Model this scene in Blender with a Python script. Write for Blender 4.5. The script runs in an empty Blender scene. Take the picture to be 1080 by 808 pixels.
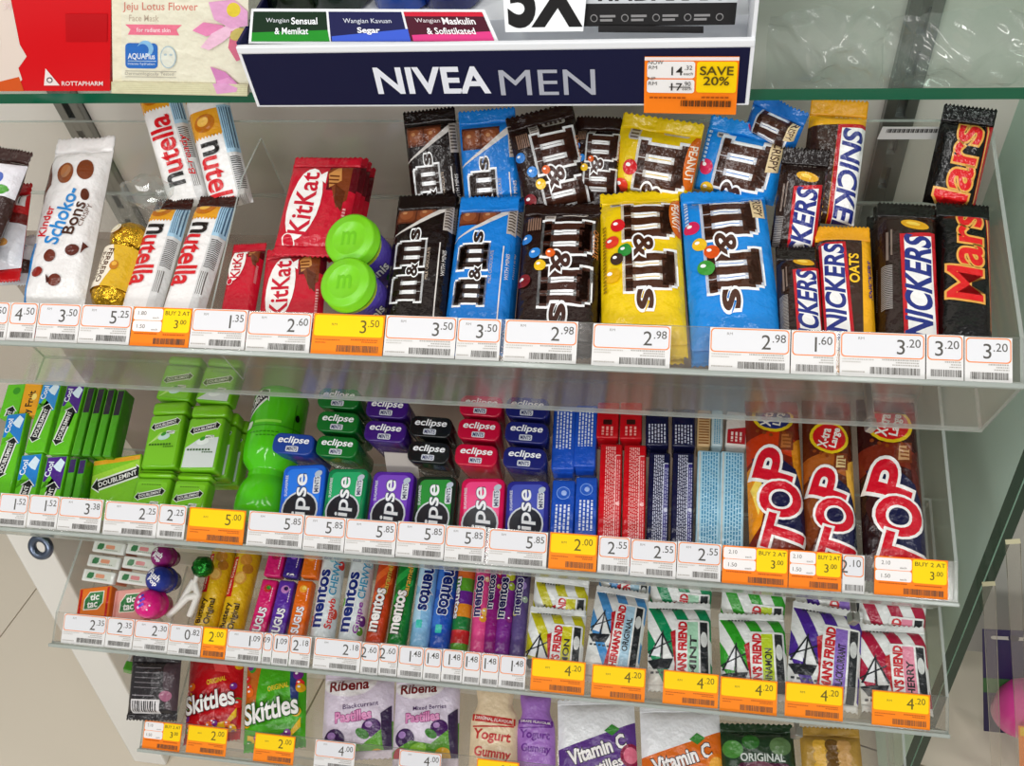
import bpy, bmesh, math, random
from mathutils import Vector, Matrix, noise
from mathutils.geometry import tessellate_polygon

# ------------------------------------------------------------------ camera, light, exposure
SC = bpy.context.scene
COL = SC.collection
EYE = Vector((0, 0, 1.5))
FPX = 1002.6
ROT = Matrix(((0.984697, -0.04544902, 0.16824446),
              (0.14107897, 0.77466097, -0.61643906),
              (-0.10231586, 0.63074145, 0.76921823)))
cam_data = bpy.data.cameras.new('camera')
cam_data.sensor_width = 36
cam_data.lens = FPX / 1080 * 36
cam_data.clip_start = 0.02
cam = bpy.data.objects.new('camera', cam_data)
cam.matrix_world = Matrix.Translation(EYE) @ ROT.to_4x4()
COL.objects.link(cam)
SC.camera = cam
SC.view_settings.view_transform = 'Standard'
SC.view_settings.look = 'None'
SC.view_settings.gamma = 1
SC.view_settings.use_curve_mapping = False
SC.view_settings.exposure = -0.22
SC.cycles.transparent_max_bounces = 32
SC.cycles.max_bounces = 16
SC.cycles.diffuse_bounces = 8
SC.cycles.glossy_bounces = 6
w = bpy.data.worlds.new('shop_light'); SC.world = w; w.use_nodes = True
w.node_tree.nodes['Background'].inputs[0].default_value = (0.98, 1, 1, 1)
w.node_tree.nodes['Background'].inputs[1].default_value = 0.36

def area(name, loc, target, sx, sy, power, col=(1, 0.985, 0.965)):
    d = bpy.data.lights.new(name, 'AREA'); d.shape = 'RECTANGLE'; d.size = sx; d.size_y = sy
    d.energy = power; d.color = col
    o = bpy.data.objects.new(name, d); COL.objects.link(o); o.location = loc
    o.rotation_euler = (Vector(target) - Vector(loc)).to_track_quat('-Z', 'Y').to_euler()
    return o
# ceiling fluorescent tubes of the shop
area('ceiling_tube_light', (-0.45, -0.35, 2.45), (-0.2, 0.5, 0.8), 0.10, 1.2, 8)
area('ceiling_tube_light', (0.5, -0.2, 2.45), (0.1, 0.5, 0.8), 0.10, 1.2, 8)
area('ceiling_tube_light', (-1.4, -0.2, 2.5), (-0.4, 0.4, 0.7), 0.10, 1.2, 9)
area('ceiling_tube_light', (1.3, 0.25, 2.4), (0.4, 0.6, 0.8), 0.10, 1.0, 5)
area('front_fill_light', (-0.5, -1.9, 1.9), (-0.1, 0.6, 0.85), 2.4, 0.5, 34)  # not a tube: broad fill added to brighten the back under the glass shelf
# ------------------------------------------------------------------ helpers
PXC = (540.0, 404.0)
def ray(p):
    return ROT @ Vector(((p[0] - PXC[0]) / FPX, -(p[1] - PXC[1]) / FPX, -1.0))
def hit(p, pt, n):
    d = ray(p); n = Vector(n)
    return EYE + d * ((Vector(pt) - EYE).dot(n) / d.dot(n))
def depth(q):
    return -(ROT.transposed() @ (Vector(q) - EYE)).z
def lin(h):
    h = h.lstrip('#')
    c = [int(h[i:i + 2], 16) / 255 for i in (0, 2, 4)]
    return tuple(x / 12.92 if x <= 0.04045 else ((x + 0.055) / 1.055) ** 2.4 for x in c) + (1,)

_M = {}
def mat(col, kind='plastic'):
    k = (col, kind)
    if k in _M: return _M[k]
    m = bpy.data.materials.new(kind + '_' + col.lstrip('#')); m.use_nodes = True
    nt = m.node_tree; b = nt.nodes['Principled BSDF']
    b.inputs['Base Color'].default_value = lin(col)
    rough, metal, bump, bs = {'film': (.2, 0, .7, 75), 'foil': (.24, .75, .5, 90), 'gold': (.2, .9, .9, 160), 'paper': (.55, 0, 0, 0),
                              'plastic': (.3, 0, 0, 0), 'matte': (.8, 0, 0, 0), 'gloss': (.12, 0, 0, 0), 'metal': (.3, .9, 0, 0),
                              'floor': (.18, 0, .03, 8), 'wall': (.7, 0, .05, 30)}[kind]
    b.inputs['Roughness'].default_value = rough
    b.inputs['Metallic'].default_value = metal
    b.inputs['Specular IOR Level'].default_value = {'paper': .2, 'film': .45, 'matte': .1, 'wall': .2}.get(kind, .5)
    tc = nt.nodes.new('ShaderNodeTexCoord')
    nz = nt.nodes.new('ShaderNodeTexNoise'); nz.inputs['Scale'].default_value = max(bs, 20); nz.inputs['Detail'].default_value = 3
    nt.links.new(tc.outputs['Object'], nz.inputs['Vector'])
    rr = nt.nodes.new('ShaderNodeMapRange')
    rr.inputs['To Min'].default_value = rough * .8; rr.inputs['To Max'].default_value = rough * 1.2
    nt.links.new(nz.outputs['Fac'], rr.inputs['Value']); nt.links.new(rr.outputs['Result'], b.inputs['Roughness'])
    if bump:
        bp = nt.nodes.new('ShaderNodeBump'); bp.inputs['Strength'].default_value = bump; bp.inputs['Distance'].default_value = .004
        nt.links.new(nz.outputs['Fac'], bp.inputs['Height']); nt.links.new(bp.outputs['Normal'], b.inputs['Normal'])
    _M[k] = m
    return m
def clear(name, tint, refl=1.0, rough=.03, solid=0.0, solidcol='dfe6e2'):
    """thin clear sheet: see-through with a mirror-like Fresnel gloss"""
    m = bpy.data.materials.new(name); m.use_nodes = True; nt = m.node_tree; nt.nodes.clear()
    out = nt.nodes.new('ShaderNodeOutputMaterial'); tr = nt.nodes.new('ShaderNodeBsdfTransparent'); tr.inputs[0].default_value = lin(tint)
    gl = nt.nodes.new('ShaderNodeBsdfGlossy'); gl.inputs['Roughness'].default_value = rough
    fc = nt.nodes.new('ShaderNodeLayerWeight'); fc.inputs['Blend'].default_value = .5
    pw = nt.nodes.new('ShaderNodeMath'); pw.operation = 'POWER'; pw.inputs[1].default_value = 5.0
    lw = nt.nodes.new('ShaderNodeMapRange'); lw.inputs['To Min'].default_value = .05 * refl; lw.inputs['To Max'].default_value = .6
    nt.links.new(fc.outputs['Facing'], pw.inputs[0]); nt.links.new(pw.outputs[0], lw.inputs['Value'])
    mx = nt.nodes.new('ShaderNodeMixShader')
    nt.links.new(lw.outputs[0], mx.inputs[0]); nt.links.new(tr.outputs[0], mx.inputs[1]); nt.links.new(gl.outputs[0], mx.inputs[2])
    last = mx
    if solid:
        df = nt.nodes.new('ShaderNodeBsdfDiffuse'); df.inputs[0].default_value = lin(solidcol)
        m2 = nt.nodes.new('ShaderNodeMixShader'); m2.inputs[0].default_value = solid
        nt.links.new(mx.outputs[0], m2.inputs[1]); nt.links.new(df.outputs[0], m2.inputs[2]); last = m2
    nt.links.new(last.outputs[0], out.inputs[0])
    return m
ACR = clear('clear_acrylic', 'fbfaf8', .8, .11, .03, 'e6e2dc')
ACRE = clear('acrylic_cut_edge', 'd9dedb', 1.2, .15, .45, 'cfd6d0')
GLASS = clear('shelf_glass', 'f1f7f4', 1.0, .01, .02, 'd8e4de')
FILM = clear('clear_film', 'f6f8f7', 1.6, .06, .05, 'e8eeea')

def new_obj(name, me, parent=None):
    o = bpy.data.objects.new(name, me); COL.objects.link(o)
    if parent: o.parent = parent
    return o
def mesh_from(name, verts, faces, mats, mi=None, smooth=True):
    me = bpy.data.meshes.new(name); me.from_pydata([tuple(v) for v in verts], [], faces)
    for m in mats: me.materials.append(m)
    if mi: me.polygons.foreach_set('material_index', mi)
    if smooth: me.polygons.foreach_set('use_smooth', [True] * len(me.polygons))
    me.update()
    return me
def tag(o, label, cat, group=None):
    o['label'] = label; o['category'] = cat
    if group: o['group'] = group
    return o
def struct(o):
    o['kind'] = 'structure'; return o
def root(name, label, cat, group=None):
    o = bpy.data.objects.new(name, None); o.empty_display_size = .02; COL.objects.link(o)
    return tag(o, label, cat, group)
def dup(r, label, group=None):
    c = r.copy(); COL.objects.link(c); c['label'] = label
    if group: c['group'] = group
    for ch in list(r.children):
        k = ch.copy(); COL.objects.link(k); k.parent = c
        for g in list(ch.children):
            j = g.copy(); COL.objects.link(j); j.parent = k
    return c
def box_bm(bm, c, s, rot=None, mi=0):
    m = Matrix.Translation(Vector(c)) @ ((rot.to_4x4() if rot else Matrix())) @ Matrix.Diagonal((s[0], s[1], s[2], 1))
    r = bmesh.ops.create_cube(bm, size=1, matrix=m)
    for v in r['verts']:
        for fc in v.link_faces: fc.material_index = mi
    return r['verts']
def bm_obj(name, bm, mats, parent=None, bevel=0, smooth=False):
    me = bpy.data.meshes.new(name); bmesh.ops.recalc_face_normals(bm, faces=bm.faces); bm.to_mesh(me); bm.free()
    for m in mats: me.materials.append(m)
    o = new_obj(name, me, parent)
    if smooth: me.polygons.foreach_set('use_smooth', [True] * len(me.polygons))
    if bevel:
        b = o.modifiers.new('bevel', 'BEVEL'); b.width = bevel; b.segments = 2; b.limit_method = 'ANGLE'
    return o
def box_obj(name, c, s, m, parent=None, bevel=0, rot=None):
    bm = bmesh.new(); box_bm(bm, c, s, rot)
    return bm_obj(name, bm, [m], parent, bevel)

# ---- lettering: outlines of the built-in font as flat triangles, cached
_T = {}
def text_width(s, h):
    v = text_tris(s, 0)[0]
    return h * (max(p[0] for p in v) - min(p[0] for p in v)) / .72   # figures of the font are .72 high
def text_tris(s, bold=0.0):
    bold *= .5
    k = (s, round(bold, 4))
    if k in _T: return _T[k]
    cu = bpy.data.curves.new('lettering', 'FONT'); cu.body = s; cu.resolution_u = 5 if len(s) < 9 else 2; cu.offset = bold
    cu.fill_mode = 'FRONT'
    o = bpy.data.objects.new('lettering', cu); COL.objects.link(o)
    dg = bpy.context.evaluated_depsgraph_get()
    me = bpy.data.meshes.new_from_object(o.evaluated_get(dg))
    vs = [(v.co.x, v.co.y) for v in me.vertices]; fs = [tuple(p.vertices) for p in me.polygons]
    bpy.data.objects.remove(o); bpy.data.curves.remove(cu); bpy.data.meshes.remove(me)
    _T[k] = (vs, fs)
    return _T[k]
def text_layer(s, u, t, w, h, rot, bold=0.0, extra=0.0, shear=0.0):
    """verts in (u, t-up) with the plain text's box scaled to w x h, centred on (u,t)"""
    ref = text_tris(s, 0)[0]
    if not ref: return [], []
    x0 = min(p[0] for p in ref); x1 = max(p[0] for p in ref); y0 = min(p[1] for p in ref); y1 = max(p[1] for p in ref)
    vs, fs = text_tris(s, bold + extra)
    if w is None: w = h * (x1 - x0) / (y1 - y0)
    if h is None: h = w * (y1 - y0) / (x1 - x0)
    sx = w / (x1 - x0); sy = h / (y1 - y0); cx = (x0 + x1) / 2; cy = (y0 + y1) / 2
    a = math.radians(rot); ca, sa = math.cos(a), math.sin(a)
    out = []
    for x, y in vs:
        X = (x - cx) * sx; Y = (y - cy) * sy; X += shear * Y
        out.append((u + X * ca - Y * sa, t + X * sa + Y * ca))
    return out, fs
def poly_layer(pts):
    tri = tessellate_polygon([[Vector((p[0], p[1], 0)) for p in pts]])
    return list(pts), [tuple(x) for x in tri]
def ell(u, t, ru, rt, rot=0, n=20):
    a = math.radians(rot); ca, sa = math.cos(a), math.sin(a); o = []
    for i in range(n):
        x = ru * math.cos(2 * math.pi * i / n); y = rt * math.sin(2 * math.pi * i / n)
        o.append((u + x * ca - y * sa, t + x * sa + y * ca))
    return o
def rrect(u0, t0, u1, t1, r, n=4):
    o = []
    for cx, cy, a0 in ((u1 - r, t1 - r, 0), (u0 + r, t1 - r, 90), (u0 + r, t0 + r, 180), (u1 - r, t0 + r, 270)):
        for i in range(n + 1):
            a = math.radians(a0 + 90 * i / n); o.append((cx + r * math.cos(a), cy + r * math.sin(a)))
    return o

def layers_of(design):
    """design entries -> [(verts2d, faces, colour, kind)], in drawing order"""
    out = []
    for d in design:
        k = d[0]
        kind = 'film'
        if isinstance(d[-1], dict):
            kind = d[-1].get('k', 'film'); d = d[:-1]
        if k == 'r':
            _, a, b, c, e, col = d; out.append((*poly_layer([(a, b), (c, b), (c, e), (a, e)]), col, kind))
        elif k == 'rr':
            _, a, b, c, e, r, col = d; out.append((*poly_layer(rrect(min(a, c), min(b, e), max(a, c), max(b, e), r)), col, kind))
        elif k == 'p':
            out.append((*poly_layer(d[1]), d[2], kind))
        elif k == 'e':
            rot = d[6] if len(d) > 6 else 0
            out.append((*poly_layer(ell(d[1], d[2], d[3], d[4], rot)), d[5], kind))
        elif k == 'x':   # text: s,u,t,w,h,rot,col,bold,outline colour,outline width,shear
            s, u, t, w_, h_, rot, col = d[1:8]
            bold = d[8] if len(d) > 8 else 0; oc = d[9] if len(d) > 9 else None; ow = d[10] if len(d) > 10 else .05
            sh = d[11] if len(d) > 11 else 0
            if oc: out.append((*text_layer(s, u, t, w_, h_, rot, bold, ow, sh), oc, kind))
            out.append((*text_layer(s, u, t, w_, h_, rot, bold, 0, sh), col, kind))
        elif k == 'quads':
            vs, fs = [], []
            for q in d[1]:
                i = len(vs); vs += list(q); fs.append(tuple(range(i, i + len(q))))
            out.append((vs, fs, d[2], kind))
        elif k == 'rects':   # union of rects (list of (a,b,c,e)) in one colour
            vs, fs = [], []
            for (a, b, c, e) in d[1]:
                i = len(vs); vs += [(a, b), (c, b), (c, e), (a, e)]; fs.append((i, i + 1, i + 2, i + 3))
            out.append((vs, fs, d[2], kind))
    return out

def cut_layer(vs, fs, xs, ys, lim, diag=None):
    """split flat faces on grid lines and trim them to lim = (x0,y0,x1,y1)"""
    bm = bmesh.new()
    bv = [bm.verts.new((p[0], p[1], 0)) for p in vs]
    for f in fs:
        if len(set(f)) < 3: continue
        try: bm.faces.new([bv[i] for i in f])
        except ValueError: pass
    def cut(co, no, clear_outer=False):
        g = bm.verts[:] + bm.edges[:] + bm.faces[:]
        bmesh.ops.bisect_plane(bm, geom=g, dist=1e-7, plane_co=co, plane_no=no, clear_outer=clear_outer)
    if vs:
        bx0 = min(p[0] for p in vs); bx1 = max(p[0] for p in vs); by0 = min(p[1] for p in vs); by1 = max(p[1] for p in vs)
        if bx0 < lim[0]: cut((lim[0], 0, 0), (-1, 0, 0), True)
        if bx1 > lim[2]: cut((lim[2], 0, 0), (1, 0, 0), True)
        if by0 < lim[1]: cut((0, lim[1], 0), (0, -1, 0), True)
        if by1 > lim[3]: cut((0, lim[3], 0), (0, 1, 0), True)
        for x in xs:
            if bx0 < x < bx1: cut((x, 0, 0), (1, 0, 0))
        for y in ys:
            if by0 < y < by1: cut((0, y, 0), (0, 1, 0))
        if diag:   # cell diagonals of the base grid: x/dx - y/dy = k
            gx, gy, dx, dy = diag
            kk = [(p[0] - gx) / dx - (p[1] - gy) / dy for p in vs]
            for k in range(math.floor(min(kk)) + 1, math.ceil(max(kk))):
                cut((gx + k * dx, gy, 0), (1 / dx, -1 / dy, 0))
    bm.normal_update()
    bm.verts.index_update()
    V = [(v.co.x, v.co.y) for v in bm.verts]
    F = []
    for f in bm.faces:
        ix = [v.index for v in f.verts]
        ar = sum(V[ix[q]][0] * V[ix[(q + 1) % len(ix)]][1] - V[ix[(q + 1) % len(ix)]][0] * V[ix[q]][1] for q in range(len(ix)))
        if ar < 0: ix.reverse()
        F.append(ix)
    bm.free()
    return V, F

class Body:
    """collects a base surface and the print on it into ONE mesh"""
    def __init__(s): s.v = []; s.f = []; s.mi = []; s.mats = []
    def slot(s, m):
        if m not in s.mats: s.mats.append(m)
        return s.mats.index(m)
    def add(s, vs, fs, m):
        i = len(s.v); k = s.slot(m); s.v += [tuple(v) for v in vs]
        for f in fs: s.f.append(tuple(a + i for a in f)); s.mi.append(k)
    def printed(s, design, S, xs, ys, lim, eps=.0002, step=.00008, kind=None, diag=None):
        for n, (vs, fs, col, kd) in enumerate(layers_of(design)):
            V, F = cut_layer(vs, fs, xs, ys, lim, diag)
            if F: s.add([S(p[0], p[1], eps + step * n) for p in V], F, mat(col, kind or kd))
    def obj(s, name, parent=None, smooth=True):
        return new_obj(name, mesh_from(name, s.v, s.f, s.mats, s.mi, smooth), parent)

def flow_wrap(W, L, T, base, design, seal=.012, seal_col=None, kind='film', pu=3.0, pv=8.0, wr=.0, seed=0, back=None, name='flow_wrap', zig=True, uL=None, seals=(1, 1), design_scale=True):
    """A sealed film pack: empty root at its TOP-edge centre; local x across, y along (0 at top, -L at bottom), z out.
    design is in units of W: u in [-.5,.5], t = distance below the top edge."""
    r = bpy.data.objects.new(name, None); r.empty_display_size = .02; COL.objects.link(r)
    s0 = seal if seals[0] else 0; s1 = seal if seals[1] else 0
    Lb = L - s0 - s1
    nu, nv = max(10, min(18, int(W / .0035))), max(10, min(28, int(Lb / .005)))
    xs = [-W / 2 + W * i / nu for i in range(nu + 1)]
    ys = [-L + s1 + Lb * j / nv for j in range(nv + 1)]
    def prof(u, v):
        a = max(0, 1 - abs(2 * u / W) ** pu); c = (v + s0 + Lb / 2) / (Lb / 2); b = max(0, 1 - abs(c) ** pv)
        return math.sqrt(a) * math.sqrt(b)
    def wrk(u, v, p):
        if not wr: return 0
        q = noise.noise(Vector((u * 55 + seed * 7.3, v * 40, seed * 3.1))) + .6 * noise.noise(Vector((u * 150, v * 60 + seed, 9.2)))
        return wr * q * p
    def S0(u, v):
        p = prof(u, v); return T * p + wrk(u, v, p)
    Z = [[S0(x, y) for x in xs] for y in ys]; dx = W / nu; dy = Lb / nv
    def S(u, v, h):   # exactly the facets of the base surface
        a = (u - xs[0]) / dx; b = (v - ys[0]) / dy
        i = min(nu - 1, max(0, int(a))); j = min(nv - 1, max(0, int(b))); a -= i; b -= j
        z00, z10, z11, z01 = Z[j][i], Z[j][i + 1], Z[j + 1][i + 1], Z[j + 1][i]
        z = z00 + (a * (z10 - z00) + b * (z11 - z10) if a >= b else b * (z01 - z00) + a * (z11 - z01))
        return (u, v, z + h)
    B = Body()
    n = nu + 1
    top = [S(x, y, 0) for y in ys for x in xs]
    fs = []
    for j in range(nv):
        for i in range(nu):
            q = j * n + i; fs += [(q, q + 1, q + n + 1), (q, q + n + 1, q + n)]
    bot = [(x, y, -T * .8 * prof(x, y) - .0002) for y in ys for x in xs]
    B.add(top, fs, mat(base, kind))
    B.add(bot, [tuple(reversed(f)) for f in fs], mat(back or base, kind))
    k = W if design_scale else 1
    D = scale_design(design, W)
    lim = (-W / 2 + 1e-5, -L + s1 + 1e-5, W / 2 - 1e-5, -s0 - 1e-5)
    B.printed(D, S, xs[1:-1], ys[1:-1], lim, diag=(xs[0], ys[0], dx, dy))
    B.obj('wrapper', r)
    for q, (on, ya, yb) in enumerate(((seals[0], -s0, 0), (seals[1], -L, -L + s1))):
        if not on: continue
        vs, f2 = [], []
        N = 28; rows = 5
        for j in range(rows + 1):
            for i in range(N + 1):
                x = -W / 2 + W * i / N; y = ya + (yb - ya) * j / rows
                z = .0005 * (1 if j % 2 else -1) + (wr * 1.2 * noise.noise(Vector((x * 60 + seed, y * 20, seed + q))) if wr else 0)
                inner = (j == 0) if q == 0 else (j == rows)
                outer = (j == rows) if q == 0 else (j == 0)
                if inner: z = 0
                if outer and zig: y += (.0009 if i % 2 else -.0009)
                vs.append((x, y, z + .0003))
        m_ = N + 1
        for j in range(rows):
            for i in range(N): f2.append((j * m_ + i, j * m_ + i + 1, (j + 1) * m_ + i + 1, (j + 1) * m_ + i))
        o = new_obj('end_seal', mesh_from('end_seal', vs, f2, [mat(seal_col or base, kind)]), r)
        sm = o.modifiers.new('thickness', 'SOLIDIFY'); sm.thickness = .0006; sm.offset = -1
    return r

def scale_design(design, W):
    """units of W with t measured down from the top -> metres with y up"""
    out = []
    for d in design:
        k = d[0]; ex = (d[-1],) if isinstance(d[-1], dict) else (); c = d[:-1] if ex else d
        if k == 'r': o = ('r', c[1] * W, -c[4] * W, c[3] * W, -c[2] * W, c[5])
        elif k == 'rr': o = ('rr', c[1] * W, -c[4] * W, c[3] * W, -c[2] * W, c[5] * W, c[6])
        elif k == 'p': o = ('p', [(a * W, -b * W) for a, b in c[1]], c[2])
        elif k == 'e': o = ('e', c[1] * W, -c[2] * W, c[3] * W, c[4] * W, c[5]) + tuple(c[6:])
        elif k == 'x': o = ('x', c[1], c[2] * W, -c[3] * W, c[4] and c[4] * W, c[5] and c[5] * W) + tuple(c[6:])
        elif k == 'quads': o = ('quads', [[(a * W, -b * W) for a, b in q] for q in c[1]], c[2])
        elif k == 'rects': o = ('rects', [(a * W, -e * W, g * W, -b * W) for a, b, g, e in c[1]], c[2])
        out.append(o + ex)
    return out

def carton(W, L, T, base, design, r=.002, kind='plastic', side=None, name='carton', front=None, end_design=None, part='body'):
    """box with rounded edges; origin at top-edge centre of its face; face z=0, body below; design on the face,
    end_design on the end nearest the shopper (y=-L): u across, t down from the face"""
    ro = bpy.data.objects.new(name, None); ro.empty_display_size = .02; COL.objects.link(ro)
    bm = bmesh.new(); box_bm(bm, (0, -L / 2, -T / 2), (W, L, T))
    bmesh.ops.bevel(bm, geom=bm.edges[:], offset=r, segments=3, profile=.5, affect='EDGES')
    bm.verts.index_update()
    B = Body(); V = [v.co.copy() for v in bm.verts]; F = [[v.index for v in f.verts] for f in bm.faces]; bm.free()
    B.add(V, F, mat(side or base, kind))
    B.add([(-W / 2 + r, -L + r, .0001), (W / 2 - r, -L + r, .0001), (W / 2 - r, -r, .0001), (-W / 2 + r, -r, .0001)], [(0, 1, 2, 3)], mat(base, kind))
    B.printed(scale_design(design, W), lambda u, v, h: (u, v, h), [], [], (-W / 2 + r, -L + r, W / 2 - r, -r), eps=.0002, step=.00006)
    if end_design:
        B.printed(scale_design(end_design, W), lambda u, v, h: (u, -L - h, v), [], [], (-W / 2 + r, -T + r, W / 2 - r, -r), eps=.0002, step=.00006)
    o = B.obj(part, ro)
    me = o.data
    return ro

def roll_pack(D, L, base, design, kind='film', name='candy_roll', twist=None):
    """cylindrical roll, origin at far-end centre on its upper line, lying along -y"""
    ro = bpy.data.objects.new(name, None); ro.empty_display_size = .02; COL.objects.link(ro)
    R_ = D / 2; n = 28
    def S(u, v, h):
        a = u / R_; return ((R_ + h) * math.sin(a), v, (R_ + h) * math.cos(a) - R_)
    B = Body(); vs, fs = [], []
    rings = [(0, .0), (0, .55), (-.0012, .9), (-.003, 1.0)] + [(-L * q, 1.0) for q in (.2, .4, .6, .8)] + [(-L + .003, 1.0), (-L + .0012, .9), (-L, .55), (-L, 0)]
    for (y, k) in rings:
        for i in range(n):
            a = 2 * math.pi * i / n; vs.append((R_ * k * math.sin(a), y, R_ * k * math.cos(a) - R_))
    for j in range(len(rings) - 1):
        for i in range(n):
            a = j * n + i; b = j * n + (i + 1) % n; fs.append((a, a + n, b + n, b))
    B.add(vs, fs, mat(base, kind))
    xs = [R_ * (-2.2 + 4.4 * i / 22) for i in range(23)]
    B.printed(scale_design(design, D), S, xs, [], (xs[0], -L + .003, xs[-1], -.003))
    B.obj('wrapper', ro)
    return ro

def lathe_obj(name, prof, m, parent=None, n=32, axis_y=False):
    vs, fs = [], []
    for (rr_, z) in prof:
        for i in range(n):
            a = 2 * math.pi * i / n
            p = (rr_ * math.cos(a), rr_ * math.sin(a), z)
            vs.append(p)
    for j in range(len(prof) - 1):
        for i in range(n):
            a = j * n + i; b = j * n + (i + 1) % n; fs.append((a, b, b + n, a + n))
    return new_obj(name, mesh_from(name, vs, fs, [m]), parent)

# ---- trays: lip line (y,z), span in x, rise of the goods, all in metres
class Tray:
    def __init__(s, y, z, x0, x1, e=12, lip=30, lh=.036, by=.028, bz=-.093, deep=.33):
        s.y, s.z, s.x0, s.x1 = y, z + 1.5, x0, x1; s.e = math.radians(e); s.lip = math.radians(lip); s.lh = lh
        s.by, s.bz, s.deep = by, bz, deep
        s.n = Vector((0, -math.sin(s.e), math.cos(s.e))); s.d = Vector((0, math.cos(s.e), math.sin(s.e)))
        s.p = Vector((0, s.y + .012, s.z - .006))
        s.ln = Vector((0, -math.sin(s.lip), math.cos(s.lip))); s.ld = Vector((0, math.cos(s.lip), math.sin(s.lip)))
    def at(s, px, h=0): return hit(px, s.p + s.n * h, s.n)
    def lipx(s, px): return hit(px, (0, s.y, s.z), s.ln)
T1 = Tray(.4755, -.5696, -.76, .2502)
T2 = Tray(.4176, -.80, -.77, .2526, by=.032, bz=-.075)
T3 = Tray(.3725, -.99, -.702, .284, by=.03, bz=-.07)
T4 = Tray(.320, -1.18, -.652, .28, by=.03, bz=-.07)

def place(o, tray, top, bot, h=0, roll=0, pitch=0):
    """lay a pack on the tray's slope: its top edge at image point top, its axis towards image point bot;
    h = height above the slope, or (height at top, height at bottom) for packs leaning up"""
    ht, hb = h if isinstance(h, tuple) else (h, h)
    a = tray.at(top, ht); b = tray.at(bot, hb)
    y = (a - b).normalized(); x = y.cross(tray.n).normalized(); z = x.cross(y)
    m = Matrix((x, y, z)).transposed()
    m = m @ Matrix.Rotation(math.radians(pitch), 3, 'X') @ Matrix.Rotation(math.radians(roll), 3, 'Y')
    o.matrix_world = Matrix.Translation(a) @ m.to_4x4()
    return o
def size(tray, top, bot, wpx, h=0, ext=.018):
    """width and length in metres of a pack seen between two image points, wpx pixels wide, with ext hidden at its lower end"""
    ht, hb = h if isinstance(h, tuple) else (h, h)
    a = tray.at(top, ht); b = tray.at(bot, hb)
    d = (b - a).normalized(); e = ext      # stop short of the tray's front panel
    while e > -.03:
        p = b + d * e
        if p.y > tray.y + tray.by * max(0, (p.z - .012 - tray.z) / tray.bz) + .0095: break
        e -= .001
    return wpx * depth((a + b) / 2) / FPX, (a - b).length + e
def under(r, n, T, labels, group, jitter=.002, seed=0, back=.0):
    """more of the same pack lying beneath r"""
    q = random.Random(seed); out = []
    for i in range(n):
        c = dup(r, labels[i], group); m = r.matrix_world.copy()
        off = m.to_3x3() @ Vector((q.uniform(-jitter, jitter), q.uniform(0, jitter) + .004 + (T * .34 + back) * (i + 1), -T * (i + 1)))
        c.matrix_world = Matrix.Translation(off) @ m
        out.append(c)
    return out
def span(tray, top, bot, h=0): return (tray.at(top, h) - tray.at(bot, h)).length
def pxw(tray, px, wpx, h=0): return wpx * depth(tray.at(px, h)) / FPX
# ------------------------------------------------------------------ the setting
YB = .85
# floor of large glossy cream tiles, joints following the line seen by the left edge
ga = hit((0, 672), (0, 0, 0), (0, 0, 1)); gb = hit((36, 624), (0, 0, 0), (0, 0, 1))
gd = (gb - ga); gd.z = 0; gd.normalize(); gp = Vector((-gd.y, gd.x, 0))
bm = bmesh.new()
TS = .6
for i in range(-5, 6):
    for j in range(-5, 6):
        c = ga + gp * (TS * (i + .5)) + gd * (TS * (j + .02))
        box_bm(bm, (c.x, c.y, -.01), (TS - .003, TS - .003, .02), Matrix.Rotation(math.atan2(gp.y, gp.x), 3, 'Z'))
box_bm(bm, (0, .2, -.02), (7, 7, .02), mi=1)
struct(bm_obj('floor', bm, [mat('ded3c0', 'floor'), mat('6a5a48', 'matte')]))
# back panel of the display unit: pale upper part, dull lower part, slotted uprights
struct(box_obj('wall_back', (-.25, YB + .02, 1.3), (2.6, .03, 2.0), mat('ece5de', 'wall')))
for X in (.209, -.70, 1.12):
    bm = bmesh.new()
    for dx in (-.0095, .0095): box_bm(bm, (X + dx, YB, 1.3), (.011, .012, 2.0))
    box_bm(bm, (X, YB + .004, 1.3), (.03, .004, 2.0))
    for k in range(46): box_bm(bm, (X, YB - .001, 1.3 - .95 + k * .045), (.009, .01, .018))
    o = bm_obj('slotted_upright', bm, [mat('8e908e', 'metal')], bevel=.0008)
    tag(o, {.209: 'grey slotted metal upright behind the right end of the trays', -.70: 'grey slotted metal upright behind the white speckled bag at left',
            1.12: 'grey slotted metal upright of the neighbouring unit at far right'}[X], 'upright')
# lower backing board and white side and kick boards
bm = bmesh.new(); box_bm(bm, (-.25, .70, .50), (1.03, .012, .70))
struct(bm_obj('wall_lower', bm, [mat('a8988f', 'wall')]))
bm = bmesh.new()
vs = []
for X in (-.829, -.772):
    for (yy, zz) in ((.515, .56), (.47, .367), (.385, 0.0), (.64, 0), (.64, .56)): vs.append(bm.verts.new((X, yy, zz)))
bm.faces.new(vs[:5]); bm.faces.new(list(reversed(vs[5:])))
for i in range(5): bm.faces.new((vs[i], vs[(i + 1) % 5], vs[5 + (i + 1) % 5], vs[5 + i]))
struct(bm_obj('wall_left', bm, [mat('e9e6df', 'gloss')], bevel=.003))
bm = bmesh.new(); box_bm(bm, (-.24, .56, .19), (1.06, .02, .38))
struct(bm_obj('baseboard_front', bm, [mat('e4e0d6', 'gloss')], bevel=.002))

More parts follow.
